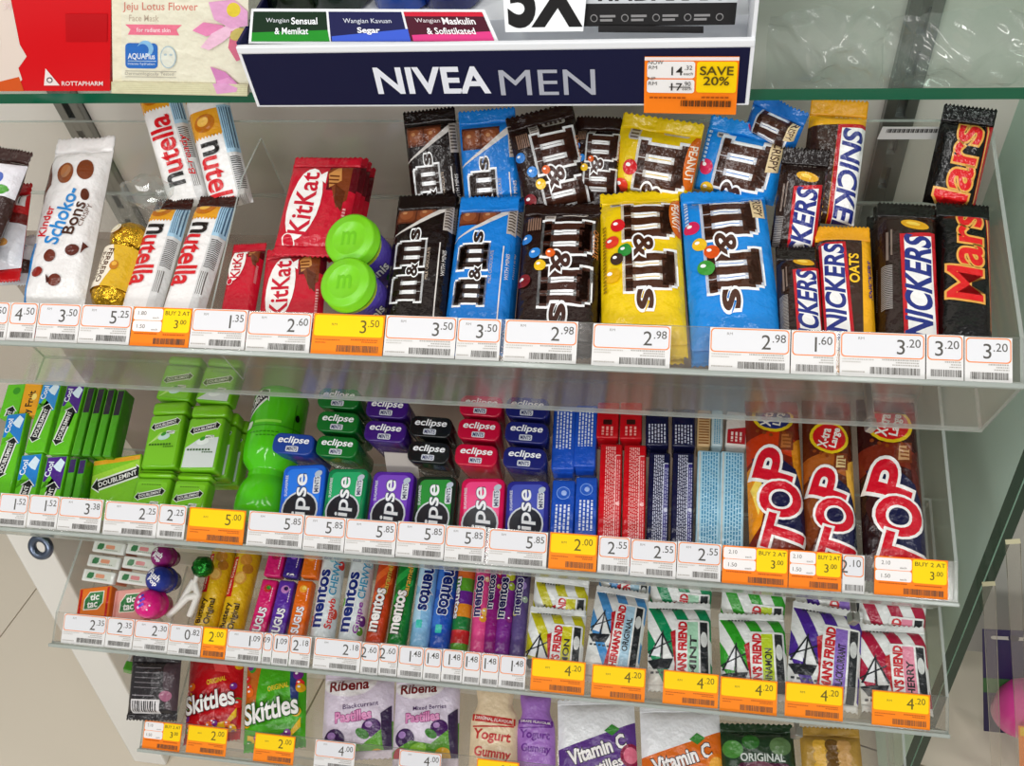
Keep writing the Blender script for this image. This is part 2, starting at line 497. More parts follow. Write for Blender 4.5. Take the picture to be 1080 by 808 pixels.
# glass side panels, green at their cut edges, between this unit and the next
GE = mat('0d4a33', 'gloss')
def glass_sheet(name, verts8_c, size, m_edge, thin_axis, label=None, parent=None):
    bm = bmesh.new(); box_bm(bm, verts8_c, size); bm.normal_update()
    for f in bm.faces:
        n = f.normal; f.material_index = 0 if abs(n[thin_axis]) > .9 else 1
    o = bm_obj(name, bm, [GLASS, m_edge])
    return o
GS = clear('side_panel_glass', 'd4ecdf', .5, .08, .88, 'd2ecdd')
for k, X in enumerate((.3235, .3345)):
    bm = bmesh.new(); box_bm(bm, (X, .705, .95), (.0095, .31, 1.85))
    # front edge leans like the trays do
    for v in bm.verts:
        if v.co.y < .6: v.co.y = .558 + (v.co.z - .745) * .18
    bm.normal_update()
    for f in bm.faces: f.material_index = 0 if abs(f.normal.x) > .9 else 1
    o = bm_obj('glass_side_panel', bm, [GS, mat('0c2e20', 'gloss')])
    tag(o, ['thick green edged glass side panel facing the trays', 'thick green edged glass side panel facing the neighbouring rack'][k], 'glass panel')
# upper glass shelf
ZS = 1.5 - .4375
o = glass_sheet('glass_shelf', (-.2, .75, ZS - .005), (1.9, .2, .01), mat('055a3e', 'gloss'), 2)
tag(o, 'green edged glass shelf under the navy display box and face masks', 'glass shelf')
o = glass_sheet('glass_shelf', (.3, .80, ZS + .175), (1.2, .09, .008), mat('8fb5a0', 'gloss'), 2)
tag(o, 'pale glass shelf edge at the top right behind clear bags', 'glass shelf')

# ------------------------------------------------------------------ acrylic trays with label lips
def make_tray(T, label, dividers=(), riser=0):
    r = root('acrylic_tray', label, 'display tray', 'clear acrylic display trays')
    th = .003
    def sheet(name, a, b, x0, x1, m=ACR, edge=ACRE):
        """sheet between the lines (x,a) and (x,b) (a,b = (y,z)), th thick"""
        bm = bmesh.new(); a_ = Vector((0, *a)); b_ = Vector((0, *b)); n = Vector((1, 0, 0)).cross(b_ - a_).normalized() * th
        q = []
        for X in (x0, x1):
            for p in (a_, b_, b_ - n, a_ - n): q.append(bm.verts.new((X, p.y, p.z)))
        for i in range(4): bm.faces.new((q[i], q[(i + 1) % 4], q[4 + (i + 1) % 4], q[4 + i])).material_index = (0 if i in (0, 2) else 1)
        bm.faces.new(q[:4]).material_index = 1; bm.faces.new(q[4:][::-1]).material_index = 1
        return bm_obj(name, bm, [m, edge], r)
    F = (T.y, T.z); Bt = (T.y + T.by, T.z + T.bz)
    Lp = (T.y + T.ld.y * T.lh, T.z + T.ld.z * T.lh)
    K = (T.y + .236, T.z + .058); Kb = (T.y + .25, T.z + T.bz + .05)
    sheet('front_panel', Bt, F, T.x0, T.x1)
    sheet('label_lip', F, Lp, T.x0, T.x1)
    sheet('tray_floor', Bt, Kb, T.x0, T.x1)
    sheet('back_panel', Kb, K, T.x0, T.x1)
    if riser:
        pr = T.p - T.n * riser
        sheet('floor_riser', (pr.y + .012, pr.z + .012 * math.tan(T.e)), (pr.y + .21, pr.z + .21 * math.tan(T.e)), T.x0 + th, T.x1 - th)
    # little rail the labels stand on
    bm = bmesh.new(); p = Vector((0, *F)) + T.ln * .0035 - T.ld * .001
    box_bm(bm, ((T.x0 + T.x1) / 2, p.y, p.z), (T.x1 - T.x0, .004, .006), Matrix.Rotation(T.lip, 3, 'X'))
    bm_obj('label_rail', bm, [ACRE], r, bevel=.001)
    for X in (T.x0, T.x1 - th):
        bm = bmesh.new(); q = []
        for xx in (X, X + th):
            for (yy, zz) in (Bt, F, Lp, K, Kb): q.append(bm.verts.new((xx, yy, zz)))
        for i in range(5): bm.faces.new((q[i], q[(i + 1) % 5], q[5 + (i + 1) % 5], q[5 + i])).material_index = 1
        bm.faces.new(q[:5]); bm.faces.new(q[5:][::-1])
        bm_obj('side_panel', bm, [ACR, ACRE], r)
    for X in dividers:
        bm = bmesh.new(); q = []
        for xx in (X, X + .0015):
            for (yy, zz) in ((Bt[0] + .012, Bt[1] + .006), (F[0] + .02, F[1] - .004), (T.y + .17, T.z + .045), (K[0] - .008, K[1] - .012), (Kb[0] - .012, Kb[1] + .004)): q.append(bm.verts.new((xx, yy, zz)))
        for i in range(5): bm.faces.new((q[i], q[(i + 1) % 5], q[5 + (i + 1) % 5], q[5 + i])).material_index = 1
        bm.faces.new(q[:5]); bm.faces.new(q[5:][::-1])
        bm_obj('divider', bm, [ACR, ACRE], r)
    return r
make_tray(T1, 'topmost clear acrylic tray, full of chocolate bars and bags', [T1.at((222.5, 331)).x])
make_tray(T2, 'second clear acrylic tray, full of gum and small mint tins', [])
make_tray(T3, 'third clear acrylic tray, with candy rolls and striped lozenge packets', [], .032)
make_tray(T4, 'lowest clear acrylic tray, with bags of fruit sweets', [], .024)
# ------------------------------------------------------------------ price tags along the lips
rt = random.Random(5)
def barcode(x0, x1, y0, y1, seed):
    q = random.Random(seed); x = x0; o = []
    while x < x1 - .0003:
        wd = q.choice((.00025, .0004, .0006)); o.append((x, y0, min(x + wd, x1), y1)); x += wd + q.choice((.0003, .0004, .0006))
    return ('rects', o, '4a4640')
def smear(x0, x1, y, h, seed, n=7):
    """a line of print too small to read, as short dashes"""
    q = random.Random(seed); x = x0; o = []
    while x < x1:
        wd = q.uniform(.0006, .0016); o.append((x, y, min(x + wd, x1), y + h)); x += wd + .0004
    return o
def make_tag(T, style, xa, xb, yline, price, label, group, seed, lift=0, th=.0004, narrow=False, slide=0.0):
    pa = T.lipx((xa, yline[0])); pb = T.lipx((xb, yline[1]))
    X0, X1 = pa.x + .0004, pb.x - .0004
    W, H = X1 - X0, T.lh - .0022
    D = []
    big, small = (price.split('.') + [''])[:2]
    def price_text(cx_right, cy, h, col='57544f'):
        # figures big, cents small and raised, right aligned
        ws = text_width('.' + small, h * .55)
        D.append(('x', '.' + small, cx_right - ws / 2, cy + h * .27, ws, h * .55, 0, col, .004))
        if big:
            wl = text_width(big, h)
            D.append(('x', big, cx_right - ws - wl / 2 - h * .12, cy, wl, h, 0, col, .0))
    if style == 'w':
        base = 'e6e4e2'
        D += [('rr', .0007, H * .43, W - .0007, H - .0005, .003, 'ee8a48'), ('rr', .0015, H * .455, W - .0015, H - .0014, .0026, 'e3e3e6')]
        if W > .035: D.append(('x', 'RM', W * .25, H * .86, .0042, .002, 0, '8a8580', .0))
        price_text(W - .0032, H * .69, .0112)
        if W > .02:
            D.append(('rects', smear(W * .5, W * .93, H * .38, .0011, seed) + smear(W * .66, W * .93, H * .325, .0009, seed + 1) + smear(W * .62, W * .93, H * .27, .0009, seed + 2), 'b5b0aa'))
            if W > .035: D.append(('rects', smear(W * .03, W * .4, H * .37, .0009, seed + 4) + smear(W * .03, W * .25, H * .31, .0009, seed + 6), 'c9c4be'))
        D.append(barcode(W * (.36 if W > .035 else .12), W * .94, H * .07, H * .225, seed))
        if W > .035: D.append(('rects', smear(W * .03, W * .3, H * .09, .001, seed + 9), 'b5b0aa'))
    elif style == 'y':
        base = 'ff8a17'
        D += [('rr', .0006, H * .43, W - .0006, H - .0006, .002, 'f59300'), ('rr', .0013, H * .45, W - .0013, H - .0013, .0018, 'ffd500')]
        D.append(('x', 'RM', W * .3, H * .74, .0046, .002, 0, '7a6a2a', .0)) if W > .035 else None
        price_text(W - .0045, H * .70, .0108, '6a5c20')
        D.append(('rects', smear(W * .55, W * .92, H * .36, .0011, seed) + smear(W * .7, W * .92, H * .31, .0009, seed + 1) + smear(W * .05, W * .4, H * .34, .0009, seed + 2) + smear(W * .05, W * .2, H * .27, .0009, seed + 3), 'c2661a'))
        D.append(barcode(W * (.36 if W > .03 else .1), W * .94, H * .07, H * .23, seed))
    else:  # multi-buy tag: two white boxes and a yellow one on orange
        base = 'ff8417'; m = W * .52
        D += [('rr', .0008, H * .66, m - .0006, H - .0012, .002, 'f5f1ee'), ('rr', .0008, H * .37, m - .0006, H * .645, .002, 'f5f1ee'), ('rr', m, H * .37, W - .001, H - .001, .0022, 'ffd800')]
        if W > .035:
            D += [('x', '2.10' if T is not T1 else '1.80', m * .3, H * .84, .0075, .0034, 0, '6a6560', 0), ('x', '1.50', m * .3, H * .5, .0075, .0034, 0, '6a6560', 0)]
        D += [('x', 'each', m * .76, H * .73, .0055, .0017, 0, '77726c', 0), ('x', 'each', m * .76, H * .43, .0055, .0017, 0, '77726c', 0)]
        D += [('x', 'BUY 2 AT', (m + W) / 2, H * .86, (W - m) * .86, .0036, 0, '5e5420', .004)]
        price_text(W - .0042, H * .58, .0072, '5e5420')
        D.append(barcode(W * .4, W * .94, H * .06, H * .21, seed))
        D.append(('rects', smear(W * .06, W * .45, H * .3, .001, seed) + smear(W * .55, W * .92, H * .29, .001, seed + 2), 'c05a12'))
    D = [d for d in D if d]
    off = .0004 + lift
    o3 = Vector((X0, T.y, T.z)) + T.ln * off + T.ld * (.0018 + slide)
    def S(u, v, h): 
        p = T.ln * h + T.ld * v; return (u, p.y, p.z)
    B = Body()
    c = [S(0, 0, 0), S(W, 0, 0), S(W, H, 0), S(0, H, 0), S(0, 0, th), S(W, 0, th), S(W, H, th), S(0, H, th)]
    B.add(c, [(3, 2, 1, 0), (4, 5, 6, 7), (0, 1, 5, 4), (1, 2, 6, 5), (2, 3, 7, 6), (3, 0, 4, 7)], mat(base, 'paper'))
    B.printed(D, S, [], [], (0, 0, W, H), eps=th + .00008, step=.00004, kind='paper')
    o = B.obj('price_tag', smooth=False); o.location = o3
    return tag(o, label, 'price tag', group)

def line(pts):
    def f(x):
        for (x0, y0), (x1, y1) in zip(pts, pts[1:]):
            if x <= x1 or (x1, y1) == pts[-1]: return y0 + (y1 - y0) * (x - x0) / (x1 - x0)
    return f
def tags(T, mid, items, group):
    f = line(mid)
    for k, (st, a, b, pr, lab) in enumerate(items):
        make_tag(T, st, a, b, (f(a), f(b)), pr, lab, group, 100 + k * 17, lift=.0003 * (k % 2), slide=rt.uniform(-.0006, .0006))
G1 = 'price tags on the topmost tray'
tags(T1, [(-30, 341), (400, 360), (1070, 382)], [
    ('w', -24, 9, '3.50', 'white price tag cut by the left border, top tray'),
    ('w', 9, 39, '4.50', 'white price tag reading 4.50 on the top tray'),
    ('w', 39, 84, '3.50', 'white price tag reading 3.50 below the white speckled bag'),
    ('w', 84, 138.5, '5.25', 'white price tag reading 5.25 below the gold chocolate balls'),
    ('p', 138.5, 201, '3.00', 'orange and yellow buy 2 tag below the wafer bars'),
    ('w', 201, 260, '1.35', 'white price tag reading 1.35 below the small red wafer pack'),
    ('w', 260, 328, '2.60', 'white price tag reading 2.60 below the larger red wafer pack'),
    ('y', 329, 405, '3.50', 'yellow and orange price tag below the green capped tubes'),
    ('w', 405, 481, '3.50', 'white price tag reading 3.50 below the dark brown chocolate block'),
    ('w', 481, 528, '3.50', 'narrow white price tag reading 3.50 below the blue chocolate block'),
    ('w', 531, 609, '2.98', 'white price tag reading 2.98 below the brown candy bag'),
    ('w', 624, 707.5, '2.98', 'white price tag reading 2.98 standing alone before the yellow bag'),
    ('w', 747.5, 833.5, '2.98', 'white price tag reading 2.98 below the blue crispy bag'),
    ('w', 833.5, 882.5, '1.60', 'white price tag reading 1.60 on the top tray'),
    ('w', 885, 976, '3.20', 'wide white price tag reading 3.20, first of three alike at right'),
    ('w', 976, 1016.5, '3.20', 'narrow white price tag reading 3.20, middle of three at right'),
    ('w', 1016.5, 1068, '3.20', 'white price tag reading 3.20 at the right end of the top tray')], G1)
G2 = 'price tags on the second tray'
tags(T2, [(-30, 527), (257, 552), (512, 566), (760, 590), (1000, 608)], [
    ('w', -26, -1, '1.52', 'white price tag cut by the left border, second tray'),
    ('w', 0, 31, '1.52', 'white price tag reading 1.52 nearest the left border'),
    ('w', 31, 63, '1.52', 'white price tag reading 1.52 left of the 3.38 tag'),
    ('w', 63, 109, '3.38', 'white price tag reading 3.38 on the second tray'),
    ('w', 111, 167.5, '2.25', 'wide white price tag reading 2.25, second tray'),
    ('w', 167.5, 197, '2.25', 'narrow white price tag reading 2.25 beside the yellow 5.00 tag'),
    ('y', 199, 259, '5.00', 'yellow and orange price tag reading 5.00'),
    ('w', 262, 321, '5.85', 'white 5.85 price tag below the blue mint tin'),
    ('w', 321, 365, '5.85', 'white 5.85 price tag below the green mint tin'),
    ('w', 365, 419, '5.85', 'white 5.85 price tag below the purple mint tin'),
    ('w', 419, 470, '5.85', 'white 5.85 price tag below the black topped mint tin'),
    ('w', 470, 513, '5.85', 'white 5.85 price tag below the pink red mint tin'),
    ('w', 515.5, 578, '5.85', 'white 5.85 price tag below the navy mint tin'),
    ('y', 579.5, 630.5, '2.00', 'yellow and orange price tag reading 2.00, second tray'),
    ('w', 631, 665, '2.55', 'white 2.55 price tag below the red wafer packs'),
    ('w', 665, 714, '2.55', 'white 2.55 price tag below the navy wafer packs'),
    ('w', 714, 761, '2.55', 'white 2.55 price tag below the pale blue wafer packs'),
    ('p', 761.5, 831.5, '3.00', 'orange buy 2 tag below the leftmost flaming chocolate pack'),
    ('p', 831.5, 888, '3.00', 'orange buy 2 tag left of the white 2.10 tag'),
    ('w', 888, 912, '2.10', 'narrow white price tag reading 2.10 between two orange tags'),
    ('p', 921.5, 1000, '3.00', 'orange buy 2 tag at the right end of the second tray')], G2)
G3 = 'price tags on the third tray'
tags(T3, [(60, 663), (180, 675), (328, 688), (555, 707), (690, 721), (985, 752)], [
    ('w', 66, 112, '2.35', 'wide white price tag reading 2.35 at the left end of the third tray'),
    ('w', 112, 141, '2.35', 'narrow white price tag reading 2.35, third tray'),
    ('w', 141, 178, '2.30', 'white price tag reading 2.30 below the foil lollipops'),
    ('w', 178, 213, '0.82', 'white price tag reading 0.82'),
    ('y', 213, 239, '2.00', 'narrow yellow price tag reading 2.00, third tray'),
    ('w', 239, 277, '1.09', 'white price tag reading 1.09 right of the narrow yellow tag'),
    ('w', 277, 287.5, '.09', 'sliver of a white price tag reading .09'),
    ('w', 287.5, 305.5, '1.09', 'narrow white price tag reading 1.09 left of a 2.18 tag'),
    ('w', 305.5, 328, '2.18', 'narrow white price tag reading 2.18'),
    ('w', 331, 381, '2.18', 'wide white price tag reading 2.18'),
    ('w', 381, 400, '2.60', 'white 2.60 price tag below the orange brown roll'),
    ('w', 400, 420, '2.60', 'white 2.60 price tag below the dark green roll'),
    ('w', 420, 447, '1.48', 'first white 1.48 price tag in the row of six'),
    ('w', 447, 466, '1.48', 'second white 1.48 price tag in the row of six'),
    ('w', 466, 488.5, '1.48', 'third white 1.48 price tag in the row of six'),
    ('w', 488.5, 507, '1.48', 'fourth white 1.48 price tag in the row of six'),
    ('w', 507, 526.5, '1.48', 'fifth white 1.48 price tag in the row of six'),
    ('w', 526.5, 555, '1.48', 'last white 1.48 price tag in the row of six'),
    ('y', 560, 617.5, '4.20', 'yellow 4.20 price tag below the yellow striped lozenges'),
    ('y', 624, 681, '4.20', 'yellow 4.20 price tag below the blue striped lozenges'),
    ('y', 699, 758, '4.20', 'yellow 4.20 price tag below the dark green striped lozenges'),
    ('y', 759, 820, '4.20', 'yellow 4.20 price tag below the lime striped lozenges'),
    ('y', 827.5, 889.5, '4.20', 'yellow 4.20 price tag below the purple striped lozenges'),
    ('y', 919, 981, '4.20', 'yellow 4.20 price tag below the crimson striped lozenges')], G3)
G4 = 'price tags on the lowest tray'
tags(T4, [(145, 776), (195, 782), (240, 786), (540, 806)], [
    ('p', 151, 191, '3.00', 'orange multi buy tag at the left end of the lowest tray'),
    ('y', 197, 239.5, '2.00', 'yellow price tag below the red bag of fruit chews'),
    ('y', 268, 311, '2.00', 'yellow price tag below the green bag of fruit chews'),
    ('w', 332, 375, '4.00', 'white price tag reading 4.00 on the lowest tray'),
    ('w', 421, 466, '4.00', 'white price tag below the right white and purple pastille bag'),
    ('y', 503, 548, '2.00', 'yellow price tag below the yogurt gummy pouches')], G4)
# ------------------------------------------------------------------ topmost tray: chocolate
def slab_m(x, y, w, h, o=0.0):
    """slab serif m as rectangles in reading coordinates, corner at x,y, grown by o"""
    R_ = [(0, .84, .3, 1), (.08, 0, .27, 1), (.41, 0, .60, .9), (.74, 0, .93, .86), (.2, .74, .86, .97), (.3, .8, .8, 1), (0, 0, .34, .15), (.36, 0, .67, .15), (.69, 0, 1.0, .15)]
    return [(x + a * w - o, y + b * h - o, x + c * w + o, y + d * h + o) for a, b, c, d in R_]
def mm_logo(uc, t0, H, w, down=True, col='4a2a1c', oc='ffffff', o=.03, parts='m&ms'):
    """round-the-corner candy lettering: m & m 's reading down (or up) the pack; t0 = where it starts"""
    D = []; rc = []; x = 0; amp = []
    seq = {'m&ms': [('m', 0), ('&', w * 1.0), ('m', w * 1.28), ('s', w * 2.36)]}[parts]
    for g, x in seq:
        if g == 'm': rc.append((slab_m(x, -H / 2, w, H), slab_m(x, -H / 2, w, H, o)))
        elif g == '&': amp.append(('&', x + w * .14, -H * .12, H * .62))
        else: amp.append(("s", x + w * .12, -H * .12, H * .5))
    def P(x, y): return (uc + y, t0 + x) if down else (uc - y, t0 - x)
    def Q(r): a, b, c, d = r; return [P(a, b), P(c, b), P(c, d), P(a, d)]
    D.append(('quads', [Q(r) for _, gr in rc for r in gr], oc))
    D.append(('quads', [Q(r) for g, _ in rc for r in g], col))
    for s, x, y, hh in amp:
        u, t = P(x, y)
        D.append(('x', s, u, t, hh * .8, hh * .62, -90 if down else 90, col, .05, oc, o * 3.2))
    return D
def dots(lst):
    D = []
    for u, t, r, c in lst:
        D += [('e', u, t, r, r * 1.05, c), ('e', u - r * .3, t - r * .3, r * .32, r * .25, 'ffffff')] if r > .05 else [('e', u, t, r, r, c)]
    return D
def squares(u, t, w, n=2):
    D = [('r', u, t, u + w * n, t + w * 1.1, '5a2a18')]
    for i in range(n):
        c = u + w * (i + .5)
        D += [('rr', c - w * .46, t + .03, c + w * .46, t + w, .06, '7c3f22'), ('e', c, t + w * .52, w * .34, w * .36, '965330'), ('e', c - w * .1, t + w * .42, w * .12, w * .1, 'c58a5c')]
    return D
def film_block(base):
    return squares(-.46, .3, .34) + [('p', [(-.5, 1.0), (-.5, .95), (.4, .3), (.5, .3), (.5, .55)], 'd9d2cc'), ('p', [(-.5, 1.02), (-.5, .97), (.42, .42), (.5, .42), (.5, 3), (-.5, 3)], base),
        ('r', .36, .3, .5, .85, 'b9aea6'), ('rects', [(.38, .34 + i * .06, .48, .37 + i * .06) for i in range(8)], '5c5048'),
        ('x', 'MILK CHOCOLATE', .16, 1.5, .62, .05, 90, 'cbb8a4')] + mm_logo(-.14, 2.22, .46, .52, down=False, o=.035, col='2e1d16') + [
        ('x', 'WITH MINIS', .42, 1.5, .5, .06, 90, 'e8e2dc'), ('r', .33, 1.1, .35, 3, 'e8e2dc')]
GC = 'chocolate packs in the topmost tray'
def bag(tray, top, bot, wpx, base, design, label, group=GC, T=.011, h=0, ext=.028, seed=1, wr=.0022, seal=.012, seal_col=None, name='candy_bag', cat='candy bag', roll=0, kind='film', pu=2.6, pv=5, L=None, seals=(1, 1)):
    W, LL = size(tray, top, bot, wpx, h, ext); L = L or LL
    r = flow_wrap(W, L, T, base, design, seal=seal, seal_col=seal_col, wr=wr, seed=seed, name=name, pu=pu, pv=pv, kind=kind, seals=seals)
    tag(r, label, cat, group); r['w'] = W; r['l'] = L
    return place(r, tray, top, bot, h, roll)
def clean(r):
    for k in ('w', 'l'):
        if k in r: del r[k]
BK = (.034, -.012)     # back row: leaning up at its far end
CB, BG, BR = 'chocolate bar', 'candy bag', 'chocolate_bar'
# brown and blue chocolate blocks
brown_block = bag(T1, (451, 206), (437, 337), 64, '1a0f0c', film_block('1a0f0c'), 'dark brown wrapped chocolate block lying at the front beside the green capped tubes', GC, .007, h=-.001, seed=3, wr=.0008, seal=.016, name=BR, cat=CB, pu=6, pv=10)
bag(T1, (452, 116), (462, 210), 55, '1a0f0c', film_block('1a0f0c'), 'dark brown wrapped chocolate block behind the front brown one', GC, .007, h=BK, seals=(1, 0), ext=.0, seed=4, wr=.0008, seal=.012, name=BR, cat=CB, pu=6, pv=10)
blue_block = bag(T1, (517, 208), (503, 340), 65, '1a7ed6', film_block('1a7ed6'), 'blue wrapped chocolate block lying at the front', GC, .007, h=-.001, seed=5, wr=.0008, seal=.016, name=BR, cat=CB, pu=6, pv=10)
bag(T1, (513, 116), (520, 212), 60, '1a7ed6', film_block('1a7ed6'), 'blue wrapped chocolate block behind the front blue one', GC, .007, h=BK, seals=(1, 0), ext=.0, seed=6, wr=.0008, seal=.012, name=BR, cat=CB, pu=6, pv=10)
under(brown_block, 2, .018, ['brown chocolate block lying second in the front pile', 'brown chocolate block at the bottom of the front pile'], 'piled brown blocks', seed=1)
under(blue_block, 2, .018, ['blue chocolate block lying second in the front pile', 'blue chocolate block at the bottom of the front pile'], 'piled blue blocks', seed=2)
# soft candy bags
WH = 'f4f1ec'
def halal(u, t): return [('rr', u - .07, t - .09, u + .07, t + .09, .03, 'c9c0b8'), ('rects', [(u - .05, t - .07 + i * .04, u + .05, t - .05 + i * .04) for i in range(4)], '6a5c54')]
def strip(u, t): return [('rr', u - .17, t - .05, u + .17, t + .05, .045, 'd8d0c8'), ('rects', [(u - .13 + i * .07, t - .03, u - .09 + i * .07, t + .03) for i in range(4)], '5a4a40')]
D_CHOC = halal(-.14, .26) + strip(.17, .22) + mm_logo(.1, .36, .6, .56, col='43241a', o=.035) + [('x', 'CHOCOLATE', .45, .7, .42, .06, -90, 'd88a4a', .02)] + \
    dots([(-.42, .62, .07, '2f7fd0'), (-.3, .86, .075, '2f86d8'), (-.1, .88, .06, 'e8631a'), (-.22, 1.06, .075, 'f2c21a'), (-.42, 1.25, .09, '7a1620')]) + [('rects', [(-.42 + i * .03, .3, -.4 + i * .03, .5) for i in range(6)], '8a6a58')]
D_PEA = halal(-.3, .2) + strip(.2, .14) + mm_logo(.1, .28, .6, .58, col='4a2817', o=.035) + [('e', .46, .48, .1, .32, 'dd6a10'), ('x', 'PEANUT', .44, .48, .42, .09, -90, 'fff3da', .03)] + \
    dots([(-.28, .62, .09, 'd81f26'), (-.36, .86, .09, 'e8402a'), (-.2, 1.02, .085, '2f8f3a'), (-.3, 1.13, .08, '3a2418'), (-.36, 1.36, .1, 'e6b00a')]) + [('rects', [(-.47, .6 + i * .05, -.43, .63 + i * .05) for i in range(20)], 'a08010')]
D_CRI = halal(-.3, .14) + mm_logo(.04, .22, .6, .58, col='4b2a1d', o=.035) + [('p', [(.3, .13), (.45, .12), (.46, .5), (.31, .52)], 'e8cfa0'), ('x', 'CRISPY', .38, .32, .32, .1, -90, '4a2a1c', .03)] + \
    dots([(-.4, .6, .09, 'd8285a'), (-.33, .86, .085, 'f0c020'), (-.2, .98, .09, 'e0561c'), (-.28, 1.2, .1, '3f9a3a')]) + [('rects', [(-.47, .12 + i * .05, -.43, .15 + i * .05) for i in range(9)], 'bcd8f4')]
choc = bag(T1, (594, 216), (586, 342), 84, '26130e', D_CHOC, 'brown chocolate candy bag at the front, between the blue block and yellow bag', seed=11, h=-.002)
bag(T1, (568, 117), (592, 220), 72, '26130e', D_CHOC, 'brown candy bag behind the front brown one, leaning left', h=BK, seals=(1, 0), ext=.0, seed=12)
bag(T1, (634, 124), (626, 217), 52, '26130e', D_CHOC, 'crumpled brown candy bag half hidden by the rear yellow bag', h=(.024, -.014), ext=.0, seed=13, wr=.004)
pea = bag(T1, (674, 203), (679, 347), 85, 'f2cd12', D_PEA, 'yellow peanut candy bag lying at the front', seed=14, h=-.002)
bag(T1, (700, 125), (685, 207), 86, 'f2cd12', D_PEA, 'yellow peanut candy bag behind the front yellow one, slanting right', h=(.032, -.012), seals=(1, 0), ext=.0, seed=15, wr=.003)
cri = bag(T1, (761, 202), (776, 350), 90, '1b8ae0', D_CRI, 'blue crispy candy bag lying at the front', seed=16, h=-.002)
bag(T1, (793, 130), (773, 208), 86, '1b8ae0', D_CRI, 'blue crispy candy bag behind the front blue one, slanting right', h=(.032, -.012), seals=(1, 0), ext=.0, seed=17, wr=.003)
bag(T1, (826, 108), (806, 160), 60, '1b6fc4', D_CRI, 'crumpled blue candy bag at the back, topmost of the blue bags', h=(.05, .01), ext=.0, seed=18, wr=.004)
under(choc, 2, .025, ['brown candy bag lying second in the front pile', 'brown candy bag at the bottom of the front pile'], 'piled brown bags', seed=3, jitter=.004)
under(pea, 2, .025, ['yellow candy bag lying second in the front pile', 'yellow candy bag at the bottom of the front pile'], 'piled yellow bags', seed=4, jitter=.004)
under(cri, 2, .025, ['blue candy bag lying second in the front pile', 'blue candy bag at the bottom of the front pile'], 'piled blue bags', seed=5, jitter=.004)
# nougat bars in brown film with a white lettered panel
def snick(word='SNICKERS', oats=False):
    D = [('r', -.5, .05, .5, .5, '27150f')] if not oats else [('p', [(-.5, .36), (.3, .36), (.22, 3.2), (-.5, 3.2)], '3a2218')]
    if not oats:
        D += [('rects', [(-.22 + i * .1, .26, -.15 + i * .1, .38) for i in range(5)], 'b8b0a8'), ('e', .08, .62, .24, .1, 'd8a018', -10), ('e', .05, .6, .12, .04, 'f0cc50', -10)]
        D += [('rects', [(-.46, 1.5 + i * .035, -.3, 1.52 + i * .035) for i in range(26)], '9a9490'), ('p', [(-.18, .84), (.42, .76), (.5, 2.9), (-.12, 2.9)], 'c01824'), ('p', [(-.11, .92), (.35, .85), (.4, 2.9), (-.05, 2.9)], 'f4f2f0'),
              ('x', word, .12, 2.02, 2.3, .42, 90, '25307f', .06, None, .05, .2), ('rects', [(-.4, .8, -.36, 1.4), (-.33, .75, -.3, 1.3)], '7a6a60')]
    else:
        D += [('e', -.05, .3, .3, .1, 'd9a52a', -8), ('e', .08, .36, .2, .06, 'f0d27a', 15), ('e', .2, .27, .12, .05, 'e8c060', -30),
              ('p', [(-.46, .52), (.0, .5), (.1, 2.9), (-.4, 2.9)], 'c01824'), ('p', [(-.42, .58), (-.06, .56), (.04, 2.9), (-.36, 2.9)], 'f4f2f0'),
              ('x', word, -.21, 1.62, 2.1, .33, 90, '25307f', .06, None, .05, .2), ('x', 'OATS', .13, 1.1, .62, .17, 90, 'ffc828', .05),
              ('x', word, .42, 1.3, .8, .08, 90, '3a2a80', .03)]
    return D
D_SN, D_OAT = snick(), snick(oats=True)
D_OATB = [('e', -.1, .3, .3, .1, 'd9a52a', -8), ('rects', [(-.05 + i * .08, .22, .0 + i * .08, .34) for i in range(6)], 'e8d8b0'), ('p', [(-.5, .55), (.0, .5), (.0, 3), (-.5, 3)], '3a2218'), ('p', [(.0, .5), (.5, .46), (.5, 3), (.02, 3)], 'c01824'),
          ('p', [(.07, .56), (.5, .53), (.5, 3), (.1, 3)], 'f4f2f0'), ('x', 'SNICKERS', .28, 1.65, 2.1, .34, -90, '25307f', .06, None, .05, .2), ('x', 'OATS', -.18, 1.9, .62, .17, 90, 'ffc828', .05)]
D_MARS = [('p', [(.36, .1), (.5, .1), (.5, 3), (.44, 3)], 'c81820'), ('p', [(.38, .2), (.41, .2), (.46, 3), (.44, 3)], 'e8b860'),
          ('x', 'Mars', -.03, 1.4, 2.05, .62, 90, 'dc1a1e', .035, 'e6a94e', .085, .08)]
def bar(top, bot, wpx, base, D, label, seal_col, h=-.001, ext=.028, seed=0, T=.011, kind='film', group=GC, wr=.0007, seal=.014, **k):
    return bag(T1, top, bot, wpx, base, D, label, group, T, h=h, ext=ext, seed=seed, wr=wr, seal=seal, seal_col=seal_col, name=BR, cat=CB, pu=4, pv=12, kind=kind, **k)
bar((841, 261), (845, 353), 46, '27150f', D_SN, 'narrow brown nut bar at the front beside the yellow oat bar', '170c09', seed=21)
bar((851, 157), (836, 263), 48, '27150f', D_SN, 'narrow brown nut bar leaning at the back beside the blue bag', '170c09', h=BK, seals=(1, 0), ext=.0, seed=22)
oat = bar((888, 240), (893, 354), 57, 'f5b01a', D_OAT, 'yellow and brown oat bar at the front', 'f0a818', seed=23, h=0)
bar((886, 106), (870, 236), 58, 'f5b01a', D_OATB, 'yellow and brown oat bar leaning at the back', 'e8a014', h=BK, seals=(1, 0), ext=.0, seed=24)
nut = bar((956, 216), (958, 356), 60, '27150f', D_SN, 'wide brown nut bar at the front, left of the black bar', '100a08', seed=25)
mars = bar((1015, 216), (1016, 358), 54, '0a0707', D_MARS, 'black chocolate bar with red lettering at the front right', '0a0707', seed=26)
